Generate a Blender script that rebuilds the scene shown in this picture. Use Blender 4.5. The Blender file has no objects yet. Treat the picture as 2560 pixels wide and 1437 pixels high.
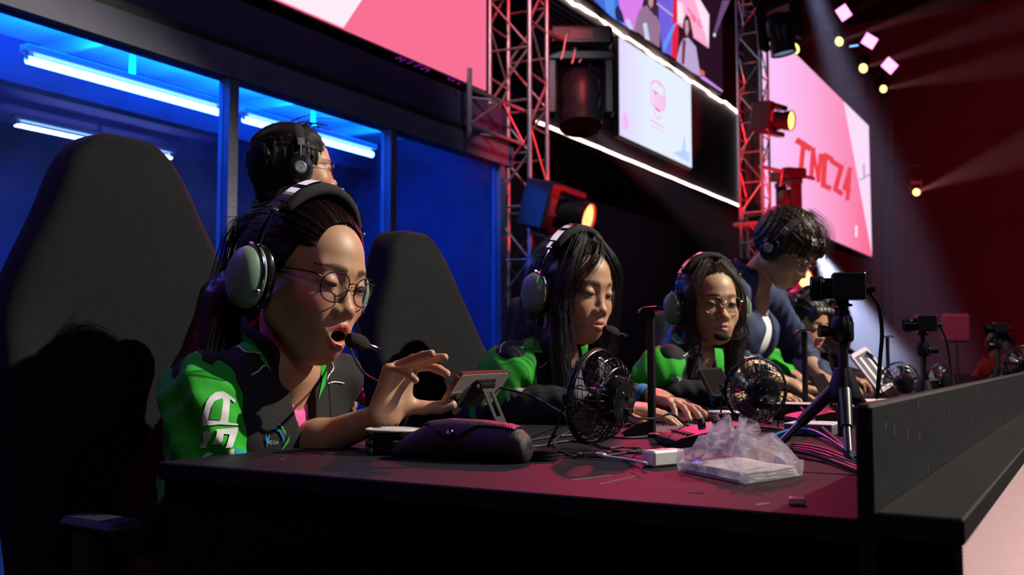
import bpy, math, random
import numpy as np
from mathutils import Vector, Matrix
from mathutils.bvhtree import BVHTree
random.seed(7); RNG = np.random.default_rng(7)
D = bpy.data; SC = bpy.context.scene; COL = SC.collection

# ------------------------------------------------------------------ camera
FPX, PCX, PCY = 2460.0, 1280.0, 718.5
TH = math.radians(30.9); PITCH = math.atan((890 - PCY) / FPX)
cam_d = D.cameras.new('camera'); cam = D.objects.new('camera', cam_d); COL.objects.link(cam)
CAM = np.array([0.0, 0.0, 0.90])
FWD = np.array([-math.sin(TH) * math.cos(PITCH), math.cos(TH) * math.cos(PITCH), math.sin(PITCH)])
RGT = np.array([math.cos(TH), math.sin(TH), 0.0])
UPV = np.cross(RGT, FWD)
cam.matrix_world = Matrix(((RGT[0], UPV[0], -FWD[0], CAM[0]), (RGT[1], UPV[1], -FWD[1], CAM[1]),
                           (RGT[2], UPV[2], -FWD[2], CAM[2]), (0, 0, 0, 1)))
cam_d.sensor_width = 36.0; cam_d.lens = 36.0 * FPX / 2560.0
cam_d.clip_start = 0.02; cam_d.clip_end = 200
cam_d.dof.use_dof = True; cam_d.dof.focus_distance = 1.62; cam_d.dof.aperture_fstop = 6.5
SC.camera = cam

def ray(px, py):
    return FWD + RGT * ((px - PCX) / FPX) - UPV * ((py - PCY) / FPX)
def at_d(px, py, d): return CAM + ray(px, py) * d
def at_X(px, py, X): r = ray(px, py); return CAM + r * ((X - CAM[0]) / r[0])
def at_Y(px, py, Y): r = ray(px, py); return CAM + r * ((Y - CAM[1]) / r[1])
def at_Z(px, py, Z): r = ray(px, py); return CAM + r * ((Z - CAM[2]) / r[2])

# ------------------------------------------------------------------ world and light
w = D.worlds.new('world'); SC.world = w; w.use_nodes = True
w.node_tree.nodes['Background'].inputs[0].default_value = (0.05, 0.04, 0.14, 1)
w.node_tree.nodes['Background'].inputs[1].default_value = 0.045
SC.view_settings.view_transform = 'Standard'; SC.view_settings.look = 'None'
SC.view_settings.exposure = 0.0; SC.view_settings.gamma = 1.0; SC.view_settings.use_curve_mapping = False
SC.cycles.max_bounces = 8; SC.cycles.transparent_max_bounces = 24; SC.cycles.caustics_reflective = False
SC.cycles.caustics_refractive = False; SC.cycles.volume_bounces = 0

def spot(name, loc, target, power, color, angle, blend=0.3, radius=0.05):
    l = D.lights.new(name, 'SPOT'); l.energy = power; l.color = color; l.spot_size = math.radians(angle)
    l.spot_blend = blend; l.shadow_soft_size = radius
    o = D.objects.new(name, l); COL.objects.link(o); o.location = loc
    o.rotation_euler = (Vector(target) - Vector(loc)).to_track_quat('-Z', 'Y').to_euler(); return o
def area(name, loc, target, power, color, sx, sy):
    l = D.lights.new(name, 'AREA'); l.energy = power; l.color = color; l.shape = 'RECTANGLE'; l.size = sx; l.size_y = sy
    o = D.objects.new(name, l); COL.objects.link(o); o.location = loc
    o.rotation_euler = (Vector(target) - Vector(loc)).to_track_quat('-Z', 'Y').to_euler(); return o

spot('front_key', (3.0, 4.6, 4.9), (-1.15, 2.2, 0.95), 2300, (1.0, 0.90, 0.72), 44, 0.35, 0.045)
spot('red_wash', (-3.1, 7.0, 3.9), (-0.75, 1.6, 0.75), 620, (1.0, 0.02, 0.16), 44, 0.6, 0.12)
spot('red_side', (-2.6, -0.8, 3.6), (-0.8, 1.7, 0.75), 30, (1.0, 0.03, 0.22), 42, 0.6, 0.3)
spot('blue_back', (-3.0, 0.4, 3.0), (-0.95, 1.4, 0.85), 80, (0.10, 0.12, 1.0), 40, 0.5, 0.08)
spot('red_truss_a', (-1.2, 4.6, 5.6), (-3.4, 5.75, 3.3), 1100, (1.0, 0.01, 0.015), 22, 0.5, 0.1)
spot('red_truss_a2', (-1.4, 6.6, 2.0), (-3.4, 5.85, 2.2), 180, (1.0, 0.01, 0.015), 34, 0.5, 0.1)
spot('red_truss_b', (-2.0, 9.4, 1.0), (-3.4, 11.2, 3.9), 2000, (1.0, 0.01, 0.015), 46, 0.5, 0.1)
spot('white_truss', (-1.2, 3.2, 4.6), (-3.3, 5.75, 2.6), 260, (0.9, 0.85, 1.0), 26, 0.6, 0.2)
spot('hall_red', (6.0, 12.0, 6.0), (5.0, 28.0, 3.5), 6500, (1.0, 0.04, 0.09), 110, 0.9, 0.5)
spot('dim_front', (2.0, -1.2, 2.9), (-1.4, 1.8, 1.1), 34, (0.82, 0.70, 0.78), 80, 0.5, 0.4)
area('booth_front_fill', (5.0, 3.0, 4.6), (-3.4, 3.2, 2.2), 45, (0.45, 0.45, 1.0), 3.0, 2.0)  # soft fill added to brighten the booth front
spot('ledge_white', (1.3, 2.2, 3.4), (-0.15, 1.6, 0.75), 14, (0.9, 0.92, 1.0), 40, 0.7, 0.2)

# ------------------------------------------------------------------ materials
MATS = {}
def mat(name, col=(0.5, 0.5, 0.5), rough=0.5, metal=0.0, emit=None, es=1.0, noise=0.0, nscale=40, bump=0.0, bscale=200,
        coat=0.0, sss=0.0, attr=None, trans=0.0, sheen=0.0, stretch=None, spec=None, aniso=0.0):
    if name in MATS: return MATS[name]
    m = D.materials.new(name); m.use_nodes = True; nt = m.node_tree; b = nt.nodes['Principled BSDF']
    b.inputs['Base Color'].default_value = (*col, 1); b.inputs['Roughness'].default_value = rough
    b.inputs['Metallic'].default_value = metal; b.inputs['Coat Weight'].default_value = coat
    b.inputs['Transmission Weight'].default_value = trans; b.inputs['Sheen Weight'].default_value = sheen
    if spec is not None: b.inputs['Specular IOR Level'].default_value = spec
    if sss: b.inputs['Subsurface Weight'].default_value = sss; b.inputs['Subsurface Radius'].default_value = (0.012, 0.004, 0.002); b.inputs['Subsurface Scale'].default_value = 1.0
    if emit: b.inputs['Emission Color'].default_value = (*emit, 1); b.inputs['Emission Strength'].default_value = es
    if noise or bump:
        tc = nt.nodes.new('ShaderNodeTexCoord'); mp = nt.nodes.new('ShaderNodeMapping')
        nt.links.new(tc.outputs['Object'], mp.inputs['Vector'])
        if stretch: mp.inputs['Scale'].default_value = stretch
    src = None
    if attr:
        a = nt.nodes.new('ShaderNodeAttribute'); a.attribute_name = attr; src = a.outputs['Color']
        nt.links.new(src, b.inputs['Base Color'])
    if noise:
        n = nt.nodes.new('ShaderNodeTexNoise'); n.inputs['Scale'].default_value = nscale; n.inputs['Detail'].default_value = 4
        nt.links.new(mp.outputs[0], n.inputs['Vector'])
        r = nt.nodes.new('ShaderNodeMapRange'); r.inputs['From Min'].default_value = 0.3; r.inputs['From Max'].default_value = 0.7
        r.inputs['To Min'].default_value = 1 - noise; r.inputs['To Max'].default_value = 1 + noise
        nt.links.new(n.outputs['Fac'], r.inputs['Value'])
        v = nt.nodes.new('ShaderNodeVectorMath'); v.operation = 'SCALE'
        if src: nt.links.new(src, v.inputs[0])
        else: v.inputs[0].default_value = col
        nt.links.new(r.outputs[0], v.inputs['Scale']); nt.links.new(v.outputs[0], b.inputs['Base Color'])
    if bump:
        n2 = nt.nodes.new('ShaderNodeTexNoise'); n2.inputs['Scale'].default_value = bscale; n2.inputs['Detail'].default_value = 3
        nt.links.new(mp.outputs[0], n2.inputs['Vector'])
        bp = nt.nodes.new('ShaderNodeBump'); bp.inputs['Strength'].default_value = bump; bp.inputs['Distance'].default_value = 0.002
        nt.links.new(n2.outputs['Fac'], bp.inputs['Height']); nt.links.new(bp.outputs[0], b.inputs['Normal'])
    MATS[name] = m; return m
def emis(name, col, s):
    if name in MATS: return MATS[name]
    m = D.materials.new(name); m.use_nodes = True; nt = m.node_tree
    nt.nodes.remove(nt.nodes['Principled BSDF']); e = nt.nodes.new('ShaderNodeEmission')
    e.inputs[0].default_value = (*col, 1); e.inputs[1].default_value = s
    nt.links.new(e.outputs[0], nt.nodes['Material Output'].inputs[0]); MATS[name] = m; return m
def glassy(name, tint=(1, 1, 1), gloss=0.08, rough=0.02, film=0.0, film_col=(0.8, 0.85, 1), fscale=3.0):
    """clear sheet: transparent with a glossy coat and, if film > 0, a patchy translucent smear"""
    if name in MATS: return MATS[name]
    m = D.materials.new(name); m.use_nodes = True; nt = m.node_tree; nt.nodes.remove(nt.nodes['Principled BSDF'])
    t = nt.nodes.new('ShaderNodeBsdfTransparent'); t.inputs[0].default_value = (*tint, 1)
    g = nt.nodes.new('ShaderNodeBsdfGlossy'); g.inputs['Roughness'].default_value = rough
    lw = nt.nodes.new('ShaderNodeLayerWeight'); lw.inputs[0].default_value = 0.5
    fr = nt.nodes.new('ShaderNodeMath'); fr.operation = 'POWER'; fr.inputs[1].default_value = 4.0
    nt.links.new(lw.outputs['Facing'], fr.inputs[0])
    mx = nt.nodes.new('ShaderNodeMixShader'); ma = nt.nodes.new('ShaderNodeMath'); ma.operation = 'ADD'; ma.inputs[1].default_value = gloss
    ma.use_clamp = True
    nt.links.new(fr.outputs[0], ma.inputs[0]); nt.links.new(ma.outputs[0], mx.inputs[0])
    nt.links.new(t.outputs[0], mx.inputs[1]); nt.links.new(g.outputs[0], mx.inputs[2]); out = mx
    if film:
        tl = nt.nodes.new('ShaderNodeBsdfTranslucent'); tl.inputs[0].default_value = (*film_col, 1)
        df = nt.nodes.new('ShaderNodeBsdfDiffuse'); df.inputs[0].default_value = (*film_col, 1)
        m0 = nt.nodes.new('ShaderNodeMixShader'); nt.links.new(tl.outputs[0], m0.inputs[1]); nt.links.new(df.outputs[0], m0.inputs[2])
        n = nt.nodes.new('ShaderNodeTexNoise'); n.inputs['Scale'].default_value = fscale; n.inputs['Detail'].default_value = 6
        tc = nt.nodes.new('ShaderNodeTexCoord'); nt.links.new(tc.outputs['Object'], n.inputs['Vector'])
        r = nt.nodes.new('ShaderNodeMapRange'); r.inputs['From Min'].default_value = 0.35; r.inputs['From Max'].default_value = 0.7
        r.inputs['To Min'].default_value = film * 0.25; r.inputs['To Max'].default_value = film
        nt.links.new(n.outputs['Fac'], r.inputs['Value'])
        m2 = nt.nodes.new('ShaderNodeMixShader'); nt.links.new(r.outputs[0], m2.inputs[0])
        nt.links.new(mx.outputs[0], m2.inputs[1]); nt.links.new(m0.outputs[0], m2.inputs[2]); out = m2
    nt.links.new(out.outputs[0], nt.nodes['Material Output'].inputs[0]); MATS[name] = m; return m

# ------------------------------------------------------------------ objects
def tag(o, label=None, cat=None, group=None, kind=None):
    if label: o['label'] = label
    if cat: o['category'] = cat
    if group: o['group'] = group
    if kind: o['kind'] = kind
    return o
def thing(name, loc, label, cat, group=None, M=None, rz=0.0):
    o = D.objects.new(name, None); COL.objects.link(o); o.empty_display_size = 0.05
    if M is not None: o.matrix_world = M
    else: o.location = loc; o.rotation_euler = (0, 0, rz)
    return tag(o, label, cat, group)
def IM(o):
    """inverse of a parent's own placement (parents here are at top level or have identity placement themselves)"""
    if o is None: return Matrix.Identity(4)
    m = o.matrix_basis.copy(); p = o.parent
    while p is not None: m = p.matrix_basis @ m; p = p.parent
    return m.inverted()
def mesh_obj(name, V, F, m=None, parent=None, smooth=True, world=False, cols=None):
    V = np.asarray(V, dtype=float)
    if world and parent is not None:
        A = np.array(IM(parent)); V = V @ A[:3, :3].T + A[:3, 3]
    me = D.meshes.new(name)
    if isinstance(F, np.ndarray):
        k = F.shape[1]; me.vertices.add(len(V)); me.vertices.foreach_set('co', V.ravel())
        me.loops.add(F.size); me.loops.foreach_set('vertex_index', F.ravel().astype(np.int32))
        me.polygons.add(len(F)); me.polygons.foreach_set('loop_start', np.arange(0, F.size, k, dtype=np.int32))
        me.update(calc_edges=True); me.validate()
    else:
        me.from_pydata([tuple(v) for v in V], [], [tuple(int(i) for i in f) for f in F]); me.update()
    if smooth: me.polygons.foreach_set('use_smooth', [True] * len(me.polygons))
    if cols is not None:
        ca = me.color_attributes.new('Col', 'FLOAT_COLOR', 'POINT')
        c4 = np.ones((len(V), 4)); c4[:, :3] = cols; ca.data.foreach_set('color', c4.ravel())
    if m is not None: me.materials.append(m)
    o = D.objects.new(name, me); COL.objects.link(o)
    if parent is not None: o.parent = parent
    return o
def smooth_by_angle(o, deg=35):
    me = o.data; me.polygons.foreach_set('use_smooth', [True] * len(me.polygons))
    import bmesh
    bm = bmesh.new(); bm.from_mesh(me); a = math.radians(deg)
    for e in bm.edges:
        if len(e.link_faces) == 2 and e.calc_face_angle(0) > a: e.smooth = False
    bm.to_mesh(me); bm.free(); return o

class G:
    """geometry gatherer: boxes, tubes, lathes joined into one mesh"""
    def __init__(s): s.V = []; s.F = []
    def add(s, V, F, M=None):
        V = np.asarray(V, float)
        if M is not None: A = np.array(M); V = V @ A[:3, :3].T + A[:3, 3]
        n = len(s.V); s.V.extend(V.tolist()); s.F.extend([tuple(i + n for i in f) for f in F]); return s
    def box(s, c, h, M=None, bev=0.0):
        """c centre, h half sizes; bev chamfers all edges"""
        cx, cy, cz = c; hx, hy, hz = h
        if bev <= 0:
            V = [(cx + a * hx, cy + b * hy, cz + d * hz) for a in (-1, 1) for b in (-1, 1) for d in (-1, 1)]
            F = [(0, 1, 3, 2), (4, 6, 7, 5), (0, 4, 5, 1), (2, 3, 7, 6), (0, 2, 6, 4), (1, 5, 7, 3)]
            return s.add(V, F, M)
        bev = min(bev, hx * .95, hy * .95, hz * .95); V = []; idx = {}
        for a in (-1, 1):
            for b in (-1, 1):
                for d in (-1, 1):
                    for k in range(3):
                        q = [a * (hx - bev), b * (hy - bev), d * (hz - bev)]
                        q[k] = (a * hx, b * hy, d * hz)[k]
                        idx[(a, b, d, k)] = len(V); V.append((cx + q[0], cy + q[1], cz + q[2]))
        F = []
        for k in range(3):
            i, j = [t for t in range(3) if t != k]
            for sg in (-1, 1):
                f = []
                for (u, v) in ((-1, -1), (1, -1), (1, 1), (-1, 1)):
                    q = [0, 0, 0]; q[k] = sg; q[i] = u; q[j] = v; f.append(idx[(*q, k)])
                flip = (sg < 0) ^ (k == 1)
                F.append(tuple(f[::-1]) if flip else tuple(f))
        for k in range(3):
            i, j = [t for t in range(3) if t != k]
            for u in (-1, 1):
                for v in (-1, 1):
                    q0 = [0, 0, 0]; q1 = [0, 0, 0]; q0[k] = -1; q1[k] = 1
                    q0[i] = q1[i] = u; q0[j] = q1[j] = v
                    f = (idx[(*q0, i)], idx[(*q1, i)], idx[(*q1, j)], idx[(*q0, j)])
                    if (u * v > 0) ^ (k == 1): f = f[::-1]
                    F.append(f)
        for a in (-1, 1):
            for b in (-1, 1):
                for d in (-1, 1):
                    f = tuple(idx[(a, b, d, k)] for k in range(3))
                    F.append(f if a * b * d > 0 else f[::-1])
        return s.add(V, F, M)
    def tube(s, pts, r, n=8, M=None, closed=False, cap=True):
        V, F = tube_mesh(pts, r, n, closed, cap); return s.add(V, F, M)
    def lathe(s, prof, n=24, M=None):
        """profile [(r, z)] turned about z"""
        V = []; F = []
        for (r, z) in prof:
            for k in range(n): a = 2 * math.pi * k / n; V.append((r * math.cos(a), r * math.sin(a), z))
        for i in range(len(prof) - 1):
            for k in range(n): F.append((i * n + k, i * n + (k + 1) % n, (i + 1) * n + (k + 1) % n, (i + 1) * n + k))
        if prof[0][0] > 1e-6: F.append(tuple(range(n))[::-1])
        if prof[-1][0] > 1e-6: F.append(tuple((len(prof) - 1) * n + k for k in range(n)))
        return s.add(V, F, M)
    def prism(s, poly, z0, z1, M=None):
        n = len(poly); V = [(x, y, z0) for x, y in poly] + [(x, y, z1) for x, y in poly]
        F = [tuple(range(n))[::-1], tuple(range(n, 2 * n))] + [(i, (i + 1) % n, n + (i + 1) % n, n + i) for i in range(n)]
        return s.add(V, F, M)
    def ell(s, c, r, M=None, n=20):
        V = []; F = []; m = n // 2
        for i in range(m + 1):
            p = math.pi * i / m
            for k in range(n):
                a = 2 * math.pi * k / n
                V.append((c[0] + r[0] * math.sin(p) * math.cos(a), c[1] + r[1] * math.sin(p) * math.sin(a), c[2] + r[2] * math.cos(p)))
        for i in range(m):
            for k in range(n): F.append((i * n + k, (i + 1) * n + k, (i + 1) * n + (k + 1) % n, i * n + (k + 1) % n))
        return s.add(V, F, M)
    def obj(s, name, m, parent=None, world=False, smooth=True):
        o = mesh_obj(name, s.V, s.F, m, parent, smooth=False, world=world)
        if smooth: smooth_by_angle(o)
        return o
def tube_mesh(pts, r, n=8, closed=False, cap=True):
    P = np.asarray(pts, float); m = len(P)
    R = np.full(m, r, float) if np.isscalar(r) else np.asarray(r, float)
    if closed: T = np.roll(P, -1, 0) - np.roll(P, 1, 0)
    else:
        T = np.empty_like(P); T[1:-1] = P[2:] - P[:-2]; T[0] = P[1] - P[0]; T[-1] = P[-1] - P[-2]
    T /= np.linalg.norm(T, axis=1)[:, None] + 1e-12
    ref = np.array([0, 0, 1.0]) if abs(T[0][2]) < .9 else np.array([1.0, 0, 0])
    N = np.cross(T[0], ref); N /= np.linalg.norm(N); V = []
    ang = np.arange(n) * 2 * math.pi / n
    for i in range(m):
        N = N - T[i] * N.dot(T[i]); N /= np.linalg.norm(N) + 1e-12; B = np.cross(T[i], N)
        V.append(P[i] + R[i] * (np.cos(ang)[:, None] * N + np.sin(ang)[:, None] * B))
    V = np.concatenate(V); F = []
    mm = m if closed else m - 1
    for i in range(mm):
        a = i * n; b = ((i + 1) % m) * n
        for k in range(n): F.append((a + k, a + (k + 1) % n, b + (k + 1) % n, b + k))
    if not closed and cap: F.append(tuple(range(n))[::-1]); F.append(tuple((m - 1) * n + k for k in range(n)))
    return V, F
def spline(ctrl, n=24, closed=False):
    """Catmull-Rom through the control points"""
    C = [np.asarray(c, float) for c in ctrl]; out = []; m = len(C)
    segs = m if closed else m - 1; per = max(2, n // segs)
    for i in range(segs):
        if closed: p0, p1, p2, p3 = C[(i - 1) % m], C[i], C[(i + 1) % m], C[(i + 2) % m]
        else: p0, p1, p2, p3 = C[max(i - 1, 0)], C[i], C[i + 1], C[min(i + 2, m - 1)]
        for k in range(per):
            t = k / per
            out.append(.5 * ((2 * p1) + (-p0 + p2) * t + (2 * p0 - 5 * p1 + 4 * p2 - p3) * t * t + (-p0 + 3 * p1 - 3 * p2 + p3) * t ** 3))
    if not closed: out.append(C[-1])
    return out
def frame(o, z, x=None):
    """matrix at o with local +z along z and local x near x"""
    z = Vector(z).normalized(); x = Vector(x) if x is not None else (Vector((0, 0, 1)) if abs(z.z) < .9 else Vector((1, 0, 0)))
    x = (x - z * x.dot(z)).normalized(); y = z.cross(x)
    return Matrix(((x.x, y.x, z.x, o[0]), (x.y, y.y, z.y, o[1]), (x.z, y.z, z.z, o[2]), (0, 0, 0, 1)))
def T3(x, y, z): return Matrix.Translation((x, y, z))
def RX(a): return Matrix.Rotation(math.radians(a), 4, 'X')
def RY(a): return Matrix.Rotation(math.radians(a), 4, 'Y')
def RZ(a): return Matrix.Rotation(math.radians(a), 4, 'Z')
def struct(o): o['kind'] = 'structure'; return o
# ================================================================== THE SETTING
M_black = mat('black_paint', (0.012, 0.012, 0.014), 0.55, noise=0.3, nscale=12)
M_floor = mat('stage_floor', (0.02, 0.018, 0.024), 0.45, noise=0.3, nscale=3)
M_wallb = mat('hall_wall', (0.05, 0.03, 0.035), 0.9, noise=0.25, nscale=0.6)
M_fascia = mat('fascia_panel', (0.045, 0.042, 0.11), 0.7, noise=0.2, nscale=2)
M_bar = mat('booth_bar', (0.13, 0.13, 0.20), 0.6, noise=0.15, nscale=6)
M_alu = mat('truss_aluminium', (0.5, 0.5, 0.52), 0.4, 0.8, noise=0.15, nscale=30)
M_plastic = mat('black_plastic', (0.016, 0.016, 0.018), 0.32)
M_matte = mat('matte_black', (0.014, 0.014, 0.015), 0.7)

struct(G().box((0, 12, -0.05), (14, 18, 0.05)).obj('floor', M_floor))
struct(G().box((2, 29.2, 5), (12, 0.1, 6)).obj('wall_back', M_wallb))
struct(G().box((13, 12, 5), (0.1, 17.5, 6)).obj('wall_right', M_wallb))
struct(G().box((-9, 12, 5), (0.1, 17.5, 6)).obj('wall_left', M_wallb))
struct(G().box((2, 12, 10.6), (12, 18, 0.1)).obj('ceiling', M_matte))

GX = -3.4
# ---- glass booth with blue tube lights behind the players
booth = thing('glass_booth', (GX, 3.0, 0.0), 'dark framed glass booth glowing blue behind the players, under the left pink screen', 'booth')
def bpart(name, c, h, m, parent=booth, bev=0): return G().box(c, h, bev=bev).obj(name, m, parent, world=True)
GZ = 2.165; M_y = [0.55, 1.90, 3.15, 4.335, 5.51]
bpart('top_rail', (GX, 3.0, GZ + 0.065), (0.05, 2.62, 0.065), M_bar)
bpart('bottom_rail', (GX, 3.0, 0.05), (0.04, 2.62, 0.05), M_bar)
for i, y in enumerate(M_y):
    bpart('mullion', (GX, y, (GZ) / 2), (0.035, 0.028, GZ / 2), M_bar)
M_pane = glassy('booth_glass', (0.72, 0.82, 1.0), 0.010, 0.03, film=0.05, film_col=(0.25, 0.4, 1.0), fscale=2.2)  # dirty-glass smear, with the blue glow of the tubes put into its colour
for a, b in zip(M_y[:-1], M_y[1:]):
    bpart('glass_pane', (GX - 0.005, (a + b) / 2, GZ / 2), (0.004, (b - a) / 2 - 0.028, GZ / 2), M_pane)
M_bceil = mat('booth_ceiling', (0.45, 0.5, 0.6), 0.7, noise=0.35, nscale=2.5)
M_bwall = mat('booth_wall', (0.020, 0.026, 0.070), 0.8, noise=0.6, nscale=1.2)
bpart('ceiling_panel', (-4.75, 3.0, 2.47), (1.33, 2.62, 0.02), M_bceil)
bpart('back_panel', (-6.1, 3.0, 1.2), (0.03, 2.62, 1.3), M_bwall)
bpart('end_panel', (-4.75, 5.6, 1.2), (1.33, 0.02, 1.28), M_bwall)
bpart('header_beam', (-4.55, 3.0, 2.34), (0.05, 2.6, 0.11), M_bwall)
for y in (1.3, 2.05, 2.95, 4.25, 5.1):
    bpart('ceiling_joist', (-4.0, y, 2.42), (0.55, 0.02, 0.03), M_bceil)
bpart('fascia', (GX - 0.03, 2.9, 2.43), (0.04, 2.7, 0.125), M_fascia)
bpart('fascia_edge', (GX + 0.03, 2.9, 2.315), (0.02, 2.7, 0.018), M_black)
# faint purple lettering on the fascia under the screen
M_purple = emis('purple_letters', (0.35, 0.02, 0.5), 0.35)
def px_strokes(name, strokes, X, wpx, m, parent, off=0.004):
    """flat strokes lying on a plane of constant X, outlines taken where they are seen; each stroke one object"""
    for st in strokes:
        g = G()
        for a, b in zip(st[:-1], st[1:]):
            a = np.array(a, float); b = np.array(b, float); d = (b - a) / max(np.linalg.norm(b - a), 1e-6); nn = np.array((-d[1], d[0])); hw = wpx / 2
            q = [at_X(*p, X) for p in (a - d * hw * .6 - nn * hw, b + d * hw * .6 - nn * hw, b + d * hw * .6 + nn * hw, a - d * hw * .6 + nn * hw)]
            V = [p + np.array([t, 0, 0]) for t in (off, off + .003) for p in q]
            g.add(V, [(0, 1, 2, 3), (7, 6, 5, 4), (0, 4, 5, 1), (1, 5, 6, 2), (2, 6, 7, 3), (3, 7, 4, 0)])
        o = g.obj(name, m, parent, world=True, smooth=False)
let = [[(988, 146), (1001, 143), (999, 152), (1012, 149)], [(1017, 158), (1030, 155)], [(1035, 166), (1048, 162), (1052, 165)],
       [(1051, 173), (1064, 170), (1071, 175), (1064, 179)]]
px_strokes('lettering', let, GX + 0.055, 3.5, M_purple, booth)
px_strokes('lettering', [[(1119, 197), (1122, 198)], [(1130, 201), (1133, 202)], [(1143, 208), (1146, 209)]], GX + 0.055, 5, M_purple, booth)

# tube lights: each hangs from the booth ceiling
M_tube = emis('blue_tube', (0.22, 0.55, 1.0), 12.0)
M_tube2 = emis('blue_tube_far', (0.45, 0.65, 1.0), 9.0)
M_fix = mat('tube_fixture', (0.6, 0.65, 0.7), 0.4)
def tube_light(x, y0, y1, z, label, m=M_tube, r=0.019):
    t = thing('tube_light', (x, (y0 + y1) / 2, z), label, 'light', 'tube lights in the glass booth')
    G().tube([(x, y0, z), (x, y1, z)], r, 12).obj('tube', m, t, world=True)
    G().box((x, (y0 + y1) / 2, z + 0.047), (0.03, (y1 - y0) / 2 + .02, 0.016), bev=.005).obj('housing', M_fix, t, world=True)
    g = G()
    for y in (y0 + .01, y1 - .01): g.box((x, y, z + .018), (0.012, 0.012, 0.02))
    g.obj('end_holder', M_fix, t, world=True)
    G().box((x, (y0 + y1) / 2, z + 0.11), (0.01, 0.01, 0.05)).obj('hanger', M_fix, t, world=True)
p0 = at_X(68, 141, -3.9); p1 = at_X(545, 273, -3.9); tube_light(-3.9, p0[1], p1[1], 2.165, 'long blue tube light, the largest and highest, in the left booth pane')
p0 = at_X(610, 292, -3.9); p1 = at_X(930, 382, -3.9); tube_light(-3.9, p0[1], p1[1], 2.165, 'blue tube light behind the head of the standing man with headphones')
p0 = at_X(38, 307, -5.4); p1 = at_X(428, 398, -5.4); tube_light(-5.4, p0[1], p1[1], (p0[2] + p1[2]) / 2, 'deeper thin tube light partly hidden behind the nearest chair top', M_tube2, .013)
bpart('back_light_tray', (-5.45, p0[1] + .6, 2.40), (0.5, 1.2, 0.015), mat('purple_ceiling', (0.35, 0.22, 0.6), 0.7))
# light the tubes throw (the tubes themselves emit; these spread it evenly through the booth)
area('booth_tube_glow', (-3.9, 3.0, 2.14), (-3.9, 3.0001, 0), 16, (0.02, 0.10, 1.0), 0.1, 3.2)
area('booth_tube_up', (-3.9, 3.3, 2.235), (-3.9, 3.3001, 3), 300, (0.0, 0.17, 1.0), 0.1, 3.4)
area('booth_back_glow', (-5.4, 2.9, 2.2), (-5.4, 2.9001, 0), 30, (0.04, 0.12, 1.0), 0.1, 2.0)

# ---- truss towers
def truss(cx, cy, w, z0, z1, bay, label, rot=0.0, arms=()):
    t = thing('truss_tower', (cx, cy, z0), label, 'truss', rz=rot)
    hw = w / 2; cr = 0.017 if w < .33 else .02
    for a in (-1, 1):
        for b in (-1, 1):
            G().tube([(a * hw, b * hw, 0), (a * hw, b * hw, z1 - z0)], cr, 12).obj('chord', M_alu, t)
    hm = G().tube([(-hw, 0, 0), (hw, 0, 0)], 0.009, 8).obj('brace', M_alu, t); first = [hm]
    L = math.hypot(w, bay); dg = G().tube([(-L / 2, 0, 0), (L / 2, 0, 0)], 0.009, 8).obj('brace', M_alu, t); dfirst = [dg]
    n = int((z1 - z0) / bay)
    def put(first, proto, loc, rot):
        if first: o = first.pop()
        else: o = proto.copy(); COL.objects.link(o)
        o.location = loc; o.rotation_euler = rot; o.parent = t
    ang = math.atan2(bay, w)
    for i in range(n):
        z = i * bay + 0.1
        if z + bay > z1 - z0: break
        for s in (-1, 1):
            put(first, hm, (0, s * hw, z), (0, 0, 0)); put(first, hm, (s * hw, 0, z + bay * .5), (0, 0, math.pi / 2))
            d = 1 if (i % 2) else -1
            put(dfirst, dg, (0, s * hw, z + bay / 2), (0, d * ang * s, 0))
            put(dfirst, dg, (s * hw, 0, z + bay), (0, d * ang, math.pi / 2))
    return t
P = at_X(1287, 700, GX + .0); t1 = truss(P[0], P[1] + .05, .30, 0, 6.0, .36, 'near red-lit aluminium truss tower between booth and centre stage', rot=math.radians(6))
T1 = P
P = at_X(1891, 700, GX + .0); t2 = truss(P[0], P[1], .27, 0, 7.5, .35, 'far red-lit truss tower beside the right pink screen', rot=0)
T2 = P
# short horizontal truss stub bridging from the near tower to the booth
stub = thing('truss_stub', (T1[0], T1[1] - .25, 2.75), 'short red-lit horizontal truss arm on the left of the near tower', 'truss')
za, zb = at_X(1163, 330, GX)[2], at_X(1163, 240, GX)[2]
yl = at_X(1163, 300, GX + .1)[1]; g = []
for x in (GX - .13, GX + .13):
    for z in (za, zb):
        G().tube([(x, yl, z), (x, T1[1], z)], .013, 8).obj('chord', M_alu, stub, world=True)
    G().tube([(x, yl, za - .05), (x, yl, zb + .12)], .017, 8).obj('end_post', M_alu, stub, world=True)
    G().tube([(x, yl, za), (x, (yl + T1[1]) / 2, zb)], .009, 8).obj('brace', M_alu, stub, world=True)
    G().tube([(x, (yl + T1[1]) / 2, zb), (x, T1[1] - .1, za)], .009, 8).obj('brace', M_alu, stub, world=True)
for z in (za, zb): G().tube([(GX - .13, yl, z), (GX + .13, (yl + T1[1]) / 2, z)], .009, 8).obj('brace', M_alu, stub, world=True)
# base box truss ledge of the far tower
G().box((0, 0, at_X(1840, 545, GX)[2]), (.2, .2, .02)).obj('sleeve_block', M_alu, t2)

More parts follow.
